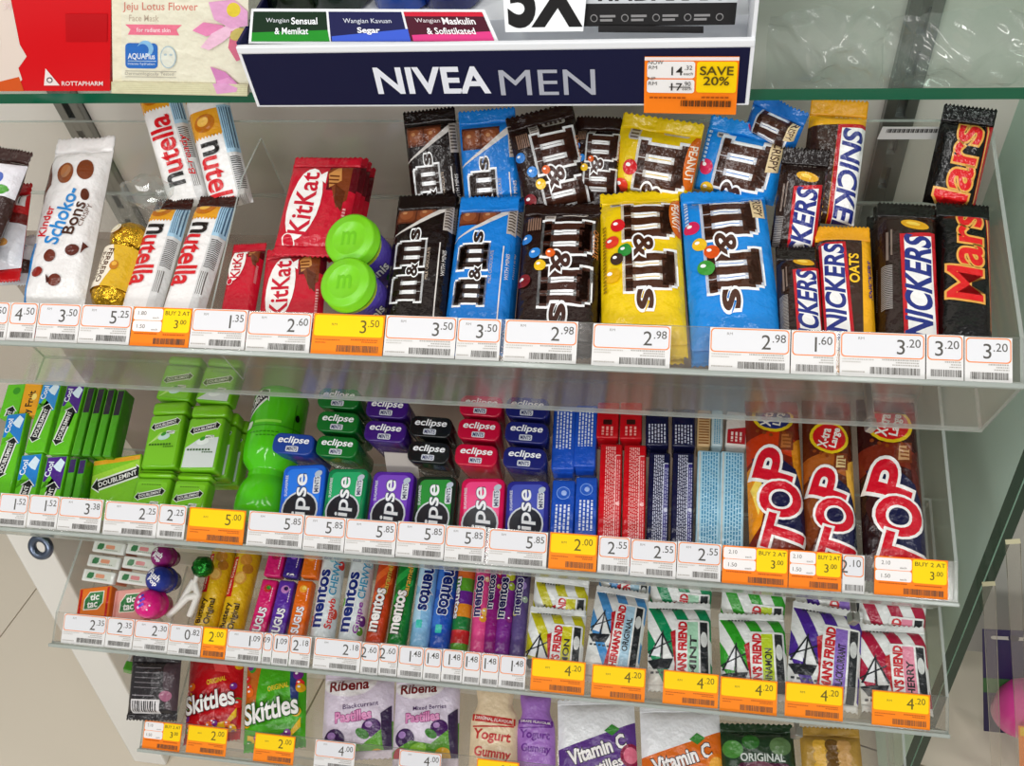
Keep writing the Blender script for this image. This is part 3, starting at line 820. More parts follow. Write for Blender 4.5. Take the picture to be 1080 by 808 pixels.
bar((1024, 113), (1000, 217), 52, '0a0707', D_MARS, 'black chocolate bar with red lettering leaning alone at the back right', '0a0707', h=BK, seals=(1, 0), ext=.0, seed=27)
under(nut, 2, .023, ['wide brown nut bar lying second in its pile', 'wide brown nut bar at the bottom of its pile'], 'piled nut bars', seed=6)
under(mars, 2, .023, ['black chocolate bar lying second in its pile', 'black chocolate bar at the bottom of its pile'], 'piled black bars', seed=7)
under(oat, 2, .023, ['yellow oat bar lying second in its pile', 'yellow oat bar at the bottom of its pile'], 'piled oat bars', seed=8)
# red wafer packs
def kk(tilt=0):
    return [('r', .1, .12, .5, .6, '5e1018'), ('p', [(.08, .3), (.3, .1), (.42, .1), (.42, .75), (.3, .9)], '7a3a1c'), ('p', [(.1, .34), (.26, .2), (.3, .44), (.14, .56)], 'c98a4a'), ('p', [(.22, .5), (.38, .62), (.38, .95), (.26, .8)], '5e2a14'),
            ('rects', [(.12, .36, .26, .385), (.12, .42, .26, .445), (.13, .48, .25, .505)], '6a3418'), ('e', -.17, .82, .23, .58, 'f6f2ee', -4), ('p', [(-.06, .4), (.08, .3), (.08, .5)], 'f6f2ee'), ('e', -.3, 1.42, .09, .11, 'f6f2ee'), ('e', -.3, 1.42, .075, .095, 'c8102e'),
            ('x', 'KitKat', -.17, .82, 1.0, .28, 90, 'c8102e', .035, None, .05, .1), ('rects', [(.4, .9 + i * .05, .44, .93 + i * .05) for i in range(12)], 'e8a0a4')]
D_KK = kk()
kkb = bag(T1, (347, 167), (326, 262), 76, 'c4152c', D_KK, 'red wafer pack on the rear pile behind the green capped tubes', h=(.02, .014), ext=.008, seed=31, T=.006, wr=.001, seal=.01, name='wafer_pack', cat='wafer pack', pu=6, pv=12)
under(kkb, 3, .0145, ['red wafer pack lying second in the rear pile', 'red wafer pack lying third in the rear pile', 'red wafer pack at the bottom of the rear pile'], 'piled red wafer packs', seed=9, jitter=.003)
bag(T1, (264, 258), (251, 331), 37, 'c4152c', D_KK, 'small red wafer pack at the front beside the wafer bars', seed=32, T=.007, h=-.003, wr=.001, seal=.008, name='wafer_pack', cat='wafer pack', pu=6, pv=12)
bag(T1, (314, 261), (307, 332), 68, 'c4152c', D_KK, 'larger red wafer pack at the front under the green capped tubes', seed=33, T=.006, h=.001, wr=.0012, seal=.01, name='wafer_pack', cat='wafer pack', pu=6, pv=12)
# white wafer bars with a photo of the wafer at the top
def zz(t, n=9, a=.03, x0=-.5, x1=.24): return [(x0 + (x1 - x0) * i / (2 * n), t + (a if i % 2 else -a)) for i in range(2 * n + 1)]
def shift(d, dt):
    k = d[0]
    if k in ('r', 'rr'): return (k, d[1], d[2] + dt, d[3], d[4] + dt) + tuple(d[5:])
    if k == 'p': return ('p', [(a, b + dt) for a, b in d[1]], d[2])
    if k == 'e': return ('e', d[1], d[2] + dt) + tuple(d[3:])
    if k == 'x': return ('x', d[1], d[2], d[3] + dt) + tuple(d[4:])
    if k == 'rects': return ('rects', [(a, b + dt, c, e + dt) for a, b, c, e in d[1]], d[2])
    return d
def nut_bar(down=True):
    D = [('p', [(-.5, .2), (.24, .2)] + list(reversed(zz(.82))), 'e8a224'), ('e', -.12, .5, .26, .2, 'c4700f', 20), ('e', -.15, .46, .14, .1, 'f2bd4a', 20),
         ('r', .24, .15, .5, 1.3, 'a9cfe6'), ('rects', [(.28 + i * .045, .2, .3 + i * .045, 1.2) for i in range(5)], '4a6a88'), ('r', .24, 1.3, .5, 4, 'd9d9d8'),
         ('rects', [(.28, 1.4 + i * .05, .47, 1.425 + i * .05) for i in range(16)], '4a4a4a'), ('rects', [(.28 + i * .04, 2.3, .295 + i * .04, 2.9) for i in range(4)], '77736e')]
    if down: D += [('x', 'n', -.12, 1.1, .27, .38, -90, '1c1a18', .05), ('x', 'utella', -.12, 2.0, 1.4, .52, -90, 'd3141f', .045)]
    else: D += [('x', 'n', -.1, 2.62, .27, .38, 90, '1c1a18', .05), ('x', 'utella', -.12, 1.72, 1.4, .52, 90, 'd3141f', .045), ('x', 'B-ready', .34, 2.1, 1.0, .2, 90, 'd3141f', .0, None, .05, .3)]
    return D
NB = dict(name='wafer_bar', cat='wafer bar', T=.010, wr=.001, seal=.012, seal_col='3a1c16', pu=4, pv=12)
bag(T1, (185, 211), (151, 324), 43, 'f4f2f0', nut_bar(), 'white wafer bar at the front, left one of the pair', seed=41, h=0, **NB)
bag(T1, (232, 208), (194, 329), 45, 'f4f2f0', nut_bar(), 'white wafer bar at the front, right one of the pair beside the red packs', seed=42, h=.002, **NB)
NB['seal_col'] = 'dcd9d4'
bag(T1, (163, 84), (199, 208), 43, 'f4f2f0', nut_bar(False), 'white wafer bar leaning at the back, its lettering reading upwards', seed=43, h=(.046, -.006), seals=(1, 0), ext=.01, **NB)
NB['seal_col'] = 'c88a24'
bag(T1, (212, 80), (243, 208), 45, 'f4f2f0', [('r', -.5, .2, .24, .6, 'e8a224')] + [shift(d, .72) for d in nut_bar()], 'white wafer bar leaning at the back with an orange top', seed=44, h=(.046, -.006), seals=(1, 0), ext=.01, **NB)
# speckled white bag, lettering reading upwards
D_SB = [('p', [(-.5, .3), (-.42, .3), (-.3, .75), (-.5, 1.15)], '6a2c1c'), ('p', [(-.5, 1.7), (-.36, 1.75), (-.42, 3.2), (-.5, 3.2)], '2f8fd8'), ('e', -.1, .55, .14, .2, '8a4a26', 15), ('e', .22, .5, .13, .19, '7a3e20', 15), ('e', .3, .95, .06, .11, '5a2c18', 15),
        ('e', -.1, .52, .09, .13, 'b07040', 15), ('x', 'Kinder', -.24, 1.4, .5, .15, 80, 'd3202a', .03), ('x', 'Schoko-', .0, 1.32, .95, .23, 78, '2a86cc', .04), ('x', 'Bons', .2, 1.36, .55, .2, 78, '4a2a1c', .03),
        ('x', 'CRISPY', .36, 1.3, .4, .06, 78, '6a4a34'), ('e', -.05, 2.0, .09, .1, '6a2c1c'), ('e', .28, 1.9, .1, .09, '5a2418', 30), ('e', -.22, 2.25, .1, .08, '8a2a20'), ('e', .1, 2.4, .1, .09, '6a2c1c', 40), ('p', [(.4, 1.75), (.46, 1.8), (.4, 1.95)], '5a2418'), ('p', [(-.05, 2.3), (.05, 2.42), (-.02, 2.45)], '4a2018')]
bag(T1, (92, 146), (55, 330), 68, 'eceae8', [shift(d, .2) for d in D_SB], 'white speckled chocolate bag leaning beside the gold balls', seed=51, h=(.03, .004), T=.014, wr=.003, seal=.016, ext=.012)
# three gold foil balls in a sleeve
def gold_balls():
    top, bot = (134, 226), (101, 322); W, L = size(T1, top, bot, 44, .004, -.004)
    r = root('chocolate_ball_pack', 'pack of three gold foil chocolate balls beside the white speckled bag', 'chocolate pack')
    R_ = W / 2 * .98
    for i in range(3):
        y = -R_ - i * (L - 2 * R_) / 2
        bm = bmesh.new(); bmesh.ops.create_icosphere(bm, subdivisions=4, radius=R_, matrix=Matrix.Translation((0, y, -R_)))
        for v in bm.verts:
            d = v.co - Vector((0, y, -R_)); v.co = Vector((0, y, -R_)) + d * (1 + .05 * noise.noise(d * 220 + Vector((i * 9, 0, 0))))
        o = bm_obj('chocolate_ball', bm, [mat('d9ab2e', 'gold')], r, smooth=True)
        lab = Body(); lab.printed([('e', -R_ * .45, y + R_ * .25, R_ * .36, R_ * .3, 'f2ead2'), ('e', -R_ * .45, y + R_ * .25, R_ * .27, R_ * .22, 'e0c878'), ('e', -R_ * .45, y + R_ * .25, R_ * .24, R_ * .19, 'f2ead2')],
            lambda u, v, h: (u, v, -R_ + math.sqrt(max(0, (R_ * 1.05) ** 2 - u * u - (v - y) ** 2)) + h), [-R_ * .6, -R_ * .3], [], (-R_, y - R_, R_, y + R_), kind='paper')
        lab.obj('sticker', o)
    B = Body(); n = 24; vs = []; fs = []
    Rr = R_ * 1.06; ya, yb = -L * .36, -L * .82
    for y in (ya, yb):
        for k in range(n + 1):
            a = math.radians(-110 + 220 * k / n); vs.append((Rr * math.sin(a), y, Rr * math.cos(a) - R_))
    fs = [(k, k + n + 1, k + n + 2, k + 1) for k in range(n)]
    B.add(vs, fs, mat('e0b428', 'film'))
    S = lambda u, v, h: ((Rr + h) * math.sin(u / Rr), v, (Rr + h) * math.cos(u / Rr) - R_)
    B.printed([('p', [(-W * .62, ya), (-W * .05, ya), (W * .12, (ya + yb) / 2), (-W * .08, yb), (-W * .62, yb)], 'f3ead6'), ('x', 'FERRERO', -W * .12, (ya + yb) / 2, (ya - yb) * .8, W * .15, -97, '5a3a20', .05), ('x', 'ROCHER', -W * .32, (ya + yb) / 2, (ya - yb) * .7, W * .15, -97, '5a3a20'),
               ('e', W * .12, (ya + yb) / 2, W * .1, W * .13, 'c27a1c'), ('e', W * .12, (ya + yb) / 2 + W * .04, W * .06, W * .06, 'e8b040')], S, [Rr * (-1.6 + .2 * k) for k in range(17)], [], (-W * .8, yb, W * .8, ya))
    B.obj('sleeve', r)
    place(r, T1, top, bot, .012)
gold_balls()
# green capped tubes standing by the red packs
def mini_tube(px, rpx, label):
    c = T1.at(px, .035); R_ = rpx * depth(c) / FPX; H_ = .062
    r = root('candy_tube', label, 'candy tube', 'green capped candy tubes')
    cap = lathe_obj('cap', [(0, 0), (R_ * .62, 0), (R_ * .66, .0008), (R_ * .70, 0), (R_ * .9, -.0003), (R_, -.002), (R_, -.009), (R_ * 1.04, -.0095), (R_ * 1.04, -.012), (R_ * .9, -.012)], mat('7ad01a', 'plastic'), r)
    E = Body(); E.printed([('x', 'm', 0, 0, R_ * .55, R_ * .5, 0, '6cc012', .03), ], lambda u, v, h: (u, v, h), [], [], (-1, -1, 1, 1), eps=.0003, kind='plastic'); E.obj('embossed_mark', cap)
    lathe_obj('clear_neck', [(R_ * .9, -.012), (R_ * .9, -.02)], mat('c8d83a', 'gloss'), r)
    B = Body(); n = 32; vs, fs = [], []
    for (k, z) in ((.9, -.02), (.92, -.021), (.92, -H_ + .001), (.88, -H_), (0, -H_)):
        for i in range(n):
            a = 2 * math.pi * i / n; vs.append((R_ * k * math.cos(a), R_ * k * math.sin(a), z))
    for j in range(4):
        for i in range(n):
            a = j * n + i; b = j * n + (i + 1) % n; fs.append((a, a + n, b + n, b))
    B.add(vs, fs, mat('5a48b0', 'film'))
    S = lambda u, v, h: ((R_ * .92 + h) * math.sin(u / R_), -(R_ * .92 + h) * math.cos(u / R_), v)
    B.printed([('x', 'minis', R_ * .6, -.036, R_ * 1.1, R_ * .5, 0, 'f2f0ee', .05, '2a1a50', .08), ('e', -R_ * .4, -.04, R_ * .2, R_ * .2, 'd8202c'), ('e', R_ * 1.5, -.046, R_ * .22, R_ * .2, 'e86a18'), ('e', -R_ * .1, -.05, R_ * .2, R_ * .2, 'f0c41a'), ('e', R_ * .9, -.052, R_ * .2, R_ * .2, '2f8f3a')],
              S, [R_ * (-3 + .3 * k) for k in range(21)], [], (-R_ * 3, -H_, R_ * 3, -.02))
    B.obj('tube', r)
    ax = Vector((-.16, -.42, 1)).normalized(); x = Vector((1, 0, 0)); x = (x - ax * x.dot(ax)).normalized(); y = ax.cross(x)
    r.matrix_world = Matrix.Translation(c) @ Matrix((x, y, ax)).transposed().to_4x4()
mini_tube((368, 251), 29, 'candy tube with a green cap, the rear one')
mini_tube((363, 297), 29, 'candy tube with a green cap, the front one above the yellow tag')
# tumbled pouches at the far left
PD = dict(name='snack_pouch', cat='snack pouch')
bag(T1, (14, 158), (-22, 250), 52, '3a2420', [('p', [(-.5, .5), (.5, .3), (.5, 1.05), (-.5, 1.2)], 'e4e4ea'), ('e', .1, .72, .16, .14, '4a66b8'), ('e', -.1, .8, .13, .12, '3a55a8'), ('e', .28, .95, .16, .1, '4f9a34', 20)], 'dark brown pouch with blue berries at the far left back', seed=61, h=(.07, .05), T=.012, wr=.004, **PD)
bag(T1, (12, 196), (2, 268), 48, 'c01a1e', [('r', -.1, .15, .45, .62, 'e6e4e2'), ('rects', [(-.05 + i * .05, .2, -.03 + i * .05, .58) for i in range(9)], '3a3a3a'), ('r', -.5, .8, .5, 1.1, '6a1c18'), ('p', [(-.5, 1.1), (.5, 1.05), (.5, 2.5), (-.5, 2.5)], 'e0e2e8'), ('e', -.1, 1.4, .2, .15, '5a78c4'), ('e', .15, 1.55, .14, .1, 'e0a050')], 'red and white pouch with a bar code tumbled at the far left', seed=62, h=(.035, .024), T=.011, wr=.004, **PD)
bag(T1, (27, 250), (8, 300), 48, 'dfe6ea', [('rects', [(-.4, .3 + i * .08, .3, .33 + i * .08) for i in range(5)], '8aa6c0'), ('p', [(-.5, .9), (.5, .7), (.5, 1.0), (-.5, 1.25)], '4a3028'), ('r', -.5, 1.3, .5, 2.2, 'd0d6da')], 'pale silver pouch at the far left front', seed=63, h=.0, ext=0, T=.011, wr=.005, **PD)
bag(T1, (50, 292), (40, 332), 34, 'e0261e', [('r', -.5, .5, .5, .8, 'f4f0ec')], 'small red and white pouch under the white speckled bag', seed=64, h=-.006, T=.008, wr=.002, **PD)
for o in list(COL.objects): clean(o)
# ------------------------------------------------------------------ second tray: gum, mints, wafers
def box_at(T, top, bot, wpx, th, base, design, label, cat, name, group=None, h=0, ext=.03, r=.0015, kind='film', side=None, part='body', roll=0, end=None, L=None):
    W, LL = size(T, top, bot, wpx, h, ext)
    o = carton(W, L or LL, th, base, design, r, kind, side, name, part=part, end_design=end)
    tag(o, label, cat, group)
    return place(o, T, top, bot, h, roll)
def arrow_print(u, t, L, Hh, rot, txt='DOUBLEMINT'):
    a = math.radians(rot); ca, sa = math.cos(a), -math.sin(a)
    def P(x, y): return (u + x * ca + y * sa, t + x * sa - y * ca)
    def shp(k): return [P(-L / 2 - k * .6, 0), P(-L * .38, -Hh * .8 - k), P(-L * .38, -Hh / 2 - k), P(L * .38, -Hh / 2 - k), P(L * .38, -Hh * .8 - k), P(L / 2 + k * .6, 0), P(L * .38, Hh * .8 + k), P(L * .38, Hh / 2 + k), P(-L * .38, Hh / 2 + k), P(-L * .38, Hh * .8 + k)]
    return [('p', shp(Hh * .22), 'e8ece4'), ('p', shp(0), '17191a'), ('x', txt, u, t, L * .74, Hh * .6, rot, 'f2f2ee', .03)]
GG = 'gum packs at the left end of the second tray'
def gum(top, bot, wpx, head, label, h=0, ext=.01, fruit=False, th=.011, end=True):
    if fruit: D = [('x', 'Juicy Fruit', .02, 1.55, 2.0, .5, 86, '2a2410', .05), ('e', .2, .9, .14, .2, 'f8e07a')]; base = 'eca51a'
    else:
        base = '62c41a'
        D = ([('r', -.5, 0, .5, 1.25, head), ('p', [(-.5, 1.6), (-.2, .9), (.1, 1.2), (.5, 1.7), (.5, 1.2), (-.5, 1.2)], '62c41a')] if head else []) + \
            ([('r', .12, .2, .5, 1.6, head), ('p', [(-.1, .5), (.18, .12), (.42, .34), (.3, .8), (.1, .7)], 'd8ecf8'), ('x', 'Cool', -.26, .62, .7, .26, 84, 'eaf2fa', .04)] if head else [('e', .1, .4, .2, .2, '3a9a1a')]) + \
            arrow_print(-.05, 2.25, 2.0, .34, 80)
    return box_at(T2, top, bot, wpx, th, base, D, label, 'gum pack', 'gum_pack', GG, h, ext, .0012)
gum((18, 405), (8, 440), 21, None, 'plain green gum pack at the far left back', ext=.0)
gum((36, 403), (28, 440), 20, None, 'yellow fruit gum pack at the back left', ext=-.002, fruit=True)
gum((56, 402), (36, 477), 22, '2f8fd8', 'green gum pack with a blue top, long one in the back row', ext=.0)
gum((81, 405), (61, 479), 22, '4a1f86', 'green gum pack with a purple top, long one in the back row', ext=0)
gum((18, 436), (1, 513), 23, '2080d0', 'green gum pack with a blue top nearest the left border', h=.004)
gum((34, 479), (27, 514), 24, '2080d0', 'gum pack with a blue top in the front row', h=-.001)
gum((61, 481), (53, 517), 24, '4a1f86', 'gum pack with a purple top in the front row', h=-.001)
for i, lb in enumerate(('first', 'second', 'third', 'fourth')):
    box_at(T2, (97 + 10.5 * i, 408 + i), (79 + 11 * i, 480 + i * .5), 9, .022, '3f8f14', [('r', -.5, .2, .5, 3.4, '2a2030'), ('r', -.5, 3.4, .5, 9, '4aa018'), ('r', -.5, 0, -.35, 9, '78c83a')],
           lb + ' dark green gum pack standing on edge from the purple topped pack', 'gum pack', 'gum_pack', GG, h=-.001 - .001 * i, ext=0, r=.001)
for i, lb in enumerate(('left', 'right')):
    box_at(T2, (78 + 10 * i, 483 + i), (71 + 10 * i, 518), 8.5, .022, '3f8f14', [('r', -.5, .2, .5, 2, '35205a'), ('r', -.5, 2, .5, 9, '4aa018')],
           lb + ' one of two gum packs on edge at the front, behind the 3.38 tag', 'gum pack', 'gum_pack', GG, h=-.002, ext=.01, r=.001)
box_at(T2, (124, 482), (120, 521), 54, .03, '7cc420', [('r', -.5, 0, .5, .12, 'e0a020'), ('p', [(-.5, .34), (.5, .12), (.5, .3), (-.5, .5)], 'a2d83a')] + arrow_print(.05, .47, 1.05, .17, 12), 'flat green gum carton with a black arrow, lying left of the green mint boxes', 'gum carton', 'gum_carton', h=-.014, ext=.016)
# green mint boxes with rounded lids
def mint_box(top, bot, wpx, label, white=False, h=0, ext=0, stack=()):
    W, L = size(T2, top, bot, wpx, h, ext); th = .02
    ro = root('mint_box', label, 'mint box', 'green mint boxes')
    for nm, y0, y1, k in (('lid', 0, .2, 1.0), ('box', .215, 1.0, .985)):
        bm = bmesh.new(); box_bm(bm, (0, -L * (y0 + y1) / 2, -th / 2), (W * k, L * (y1 - y0), th * k))
        bmesh.ops.bevel(bm, geom=[e for e in bm.edges], offset=.0045 if nm == 'lid' else .003, segments=3, profile=.5, affect='EDGES')
        bm.verts.index_update()
        B = Body(); B.add([v.co.copy() for v in bm.verts], [[v.index for v in f.verts] for f in bm.faces], mat('78bf1c' if nm == 'lid' else '6fb81a', 'gloss')); bm.free()
        if nm == 'box':
            D = [('rr', -.42, .36, .42, L / W * .97, .08, '7cc628'), ('rects', [(-.3 + i * .07, .42, -.25 + i * .07, .45) for i in range(8)], '4a7a18')] + \
                ([('p', [(-.42, L / W * .96), (-.42, 1.25), (-.1, 1.0), (.42, .95), (.42, L / W * .96)], 'd4dcd8')] if white else [('p', [(-.42, 1.3), (-.1, .95), (.4, .9), (.0, 1.02)], 'b8e07a')]) + \
                arrow_print(.0, .7, .82, .13, 14) + [('rr', .06, .9, .3, 1.0, .03, 'eef2ea'), ('x', 'MINTS', .18, .95, .2, .06, 8, '2a5a14', .03), ('e', .02, 1.08, .17, .09, 'c4e0d8' if not white else 'e8f0ea', 12), ('e', .0, 1.0, .08, .05, '3a9a2a', 30),
                ('rects', [(-.36 + i * .08, 1.28, -.31 + i * .08, 1.33) for i in range(8)] + [(.05 + i * .06, 1.36, .09 + i * .06, 1.39) for i in range(5)], '2e5a16')]
            B.printed(scale_design(D, W), lambda u, v, hh: (u, v, -.0001 + hh), [], [], (-W * .47, -L + .002, W * .47, -L * .23), kind='gloss')
        B.obj(nm, ro)
    place(ro, T2, top, bot, h)
    for i, lb in enumerate(stack):
        c = dup(ro, lb); c.matrix_world = Matrix.Translation(ro.matrix_world.to_3x3() @ Vector((.004 * (i + 1), 0, -.0205 * (i + 1)))) @ ro.matrix_world
    return ro
mint_box((180, 423), (166, 493), 39, 'green mint box lying in the left file, middle one', stack=('green mint box beneath the middle one of the left file', 'green mint box at the bottom of the left file'))
mint_box((222, 426), (207, 496), 41, 'green mint box with a white corner in the right file, middle one', white=True, stack=('green mint box beneath the middle one of the right file', 'green mint box at the bottom of the right file'))
mint_box((165, 495), (156, 529), 40, 'green mint box at the front of the left file, only its lid in sight', ext=.008, h=-.002)
mint_box((205, 498), (197, 530), 39, 'green mint box at the front of the right file, only its lid in sight', ext=.008, h=-.002)
mint_box((196, 375), (181, 421), 39, 'green mint box at the back of the left file', h=.0)
mint_box((238, 377), (223, 424), 40, 'green mint box at the back of the right file', white=True, h=.0)
# waisted green gum bottle
def gum_bottle():
    top, bot = (289, 404), (264, 533); W, L = size(T2, top, bot, 60, .006, .004); R_ = W / 2
    r = root('gum_bottle', 'bright green waisted gum bottle lying beside the blue mint tin', 'gum bottle')
    prof = [(0, .0), (.7, .0), (.92, .012), (1.0, .05), (1.0, .2), (1.0, .34), (1.03, .36), (1.03, .5), (.97, .58), (.72, .645), (.68, .665), (.72, .68), (.7, .7), (.73, .715), (.84, .75), (.93, .8), (.97, .86), (.97, .95), (.9, .99), (0, 1.0)]
    B = Body(); n = 40; vs, fs = [], []
    for k, t in prof:
        for i in range(n):
            a = 2 * math.pi * i / n; vs.append((R_ * k * math.sin(a), -L * t, R_ * k * math.cos(a) - R_))
    for j in range(len(prof) - 1):
        for i in range(n):
            a = j * n + i; b = j * n + (i + 1) % n; fs.append((a, a + n, b + n, b))
    B.add(vs, fs, mat('4fc418', 'gloss'))
    def S(u, v, h):
        t = min(.999, max(0, -v / L))
        for (k0, t0), (k1, t1) in zip(prof, prof[1:]):
            if t0 <= t <= t1 and t1 > t0: k = k0 + (k1 - k0) * (t - t0) / (t1 - t0); break
        a = u / R_; return ((R_ * k + h) * math.sin(a), v, (R_ * k + h) * math.cos(a) - R_)
    D = arrow_print(-.42, .42, .9, .2, 38, 'DOUBLEMINT') + [('rr', -.25, .72, .26, .77, .02, '8ae04a'), ('rr', -.45, .72, -.3, .88, .03, 'e6f0e0'), ('rects', [(-.3 + i * .07, .95, -.25 + i * .07, .97) for i in range(8)] + [(-.15 + i * .07, 1.02, -.1 + i * .07, 1.04) for i in range(6)], '2f8a10'),
        ('r', .48, .35, .5, 1.1, '3a9a10'), ('e', .55, .6, .05, .07, '16220e')]
    B.printed(scale_design(D, W), S, [R_ * (-1.6 + .2 * i) for i in range(17)], [-L * (.04 * i) for i in range(1, 25)], (-R_ * 1.6, -L * .6, R_ * 1.6, -L * .05), kind='gloss')
    B.obj('bottle', r)
    bm = bmesh.new()
    bmesh.ops.create_cone(bm, segments=40, radius1=R_ * 1.015, radius2=R_ * 1.015, depth=L * .012, cap_ends=False, matrix=Matrix.Translation((0, -L * .345, -R_)) @ Matrix.Rotation(math.pi / 2, 4, 'X'))
    o = bm_obj('lid_seam', bm, [mat('3aa010', 'gloss')], r, smooth=True)
    place(r, T2, top, bot, .006)
gum_bottle()
# hinged mint tins: front ones lie face up, the rest stand behind with their ends up
def tin_body(W, L, th, col, prints, name='tin', design_face=True):
    bm = bmesh.new(); box_bm(bm, (0, -L / 2, -th / 2), (W, L, th))
    bmesh.ops.bevel(bm, geom=[e for e in bm.edges if abs((e.verts[0].co - e.verts[1].co).normalized().z) > .9], offset=W * .16, segments=5, profile=.5, affect='EDGES')
    bmesh.ops.bevel(bm, geom=[e for e in bm.edges if abs(e.calc_face_angle(0)) > .8], offset=.0022, segments=3, profile=.5, affect='EDGES')
    bm.verts.index_update()
    B = Body(); B.add([v.co.copy() for v in bm.verts], [[v.index for v in f.verts] for f in bm.faces], mat(col, 'gloss')); bm.free()
    return B
def rim(W, L, th, col, z=.0):
    """raised seam round a tin"""
    pts = rrect(-W / 2 - .0006, -L - .0006, W / 2 + .0006, .0006, W * .17)
    vs, fs = [], []; n = len(pts)
    for zz in (z, z - .0016):
        for p in pts: vs.append((p[0], p[1], zz))
    for i in range(n): fs.append((i, (i + 1) % n, n + (i + 1) % n, n + i))
    fs.append(tuple(range(n))); fs.append(tuple(reversed(range(n, 2 * n))))
    return mesh_from('seam', vs, fs, [mat(col, 'gloss')], None, False)
GT = 'small mint tins on the second tray'
def tin_front(top, bot, wpx, col, glow, label):
    h = .004; W, L = size(T2, top, bot, wpx, h, 0); L = W * 1.6; th = .02
    r = root('mint_tin', label, 'mint tin', GT)
    B = tin_body(W, L, th, col, None)
    D = [('rr', -.4, .1, .4, L / W - .1, .14, glow), ('e', -.02, 1.08, .42, .44, 'cfd4da'), ('e', -.02, 1.08, .38, .4, '2a2a30'), ('x', 'eclipse', 0.0, 1.1, 1.72, .42, 92, 'f0f2f4', .03, '3a4250', .06, .15),
         ('rr', .24, .3, .4, .72, .05, 'd8dce2'), ('x', 'MINTS', .32, .5, .36, .1, 92, '3a4060', .03), ('e', .34, .24, .09, .07, 'b8c4d0', 30), ('x', 'SUGARFREE', -.38, .5, .5, .06, 92, 'e0e4ea', .02)]
    B.printed(scale_design(D, W), lambda u, v, hh: (u, v, hh), [], [], (-W * .44, -L + .004, W * .44, -.004), kind='gloss')
    B.obj('tin', r)
    new_obj('seam', rim(W, L, th, col, -th * .45), r)
    place(r, T2, top, bot, h)
    return r
def tin_standing(px, wpx, col, label, first=None):
    h = .016; c = T2.at(px, h); W = wpx * depth(c) / FPX; th = .0225; L = .068
    r = root('mint_tin', label, 'mint tin', GT)
    # local frame of the standing tin: its end is the face z=0 looking up
    bm = bmesh.new(); box_bm(bm, (0, 0, -L / 2), (W, th, L))
    bmesh.ops.bevel(bm, geom=[e for e in bm.edges if abs((e.verts[0].co - e.verts[1].co).normalized().z) > .9], offset=th * .34, segments=4, profile=.5, affect='EDGES')
    bmesh.ops.bevel(bm, geom=[e for e in bm.edges if abs(e.calc_face_angle(0)) > .8], offset=.002, segments=3, profile=.5, affect='EDGES')
    bm.verts.index_update()
    for v in bm.verts:   # slightly slimmer towards the hinge end
        k = 1 - .10 * (-v.co.z / L); v.co.x *= k; v.co.y *= k
    B = Body(); B.add([v.co.copy() for v in bm.verts], [[v.index for v in f.verts] for f in bm.faces], mat(col, 'gloss')); bm.free()
    t = th / W
    D = [('rr', -.46, -t / 2 + .03, .46, t / 2 - .03, .13, col), ('x', 'eclipse', 0, -t * .14, .74, .2, 0, 'f2f4f6', .04, None, .05, .2), ('rr', -.15, t * .12, .15, t * .38, .03, 'd4d8e0'), ('x', 'MINTS', 0, t * .25, .24, .09, 0, '2a3060', .05)]
    B.printed(scale_design(D, W), lambda u, v, hh: (u, v, hh), [], [], (-W / 2, -th / 2, W / 2, th / 2), kind='gloss')
    B.obj('tin', r)
    ax = (Vector((0, -.30, .95))).normalized(); x = Vector((1, -.02, 0)); x = (x - ax * x.dot(ax)).normalized(); y = ax.cross(x)
    r.matrix_world = Matrix.Translation(c) @ Matrix((x, y, ax)).transposed().to_4x4()
    return r
for args in (((322, 490), (317, 535), 47, '1f5fd0', '2b7ae8', 'blue mint tin lying face up at the front'), ((368, 494), (362, 537), 44, '12804c', '2aa86a', 'green mint tin lying face up at the front'),
             ((416, 497), (410, 541), 45, '55269c', '7a4ac0', 'purple mint tin lying face up at the front'), ((461, 502), (457, 545), 44, '1c2a20', '2f8f3a', 'black and green mint tin lying face up at the front'),
             ((510, 504), (507, 549), 47, 'd01650', 'f04a86', 'pink red mint tin lying face up at the front'), ((557, 507), (555, 553), 45, '2e2f8c', '4a55b4', 'navy mint tin lying face up at the front')):
    tin_front(*args)
for c, nm, pts in (('1c3f94', 'blue', [(309, 468)]), ('0c6a24', 'green', [(355, 471), (356, 445), (357, 420)]), ('3c1c74', 'purple', [(406, 455), (408, 430)]),
                   ('15191a', 'black', [(452, 477), (454, 450)]), ('c01238', 'red', [(502, 480), (505, 453), (507, 428)]), ('20246c', 'navy', [(553, 483), (555, 456), (556, 430)])):
    for i, p in enumerate(pts):
        tin_standing(p, 46, c, nm + ' mint tin standing on end' + ('' if len(pts) == 1 else [', front one of its file', ', second of its file', ', rearmost of its file'][i]))
# grey card standing among the purple tins
o = box_obj('paper_card', (0, 0, 0), (.034, .0008, .03), mat('b9b2aa', 'paper'))
tag(o, 'small grey paper card behind the purple mint tin', 'card'); c = T2.at((421, 491), .006); o.location = c + Vector((.0, .006, -.008)); o.rotation_euler = (-.35, 0, 0)
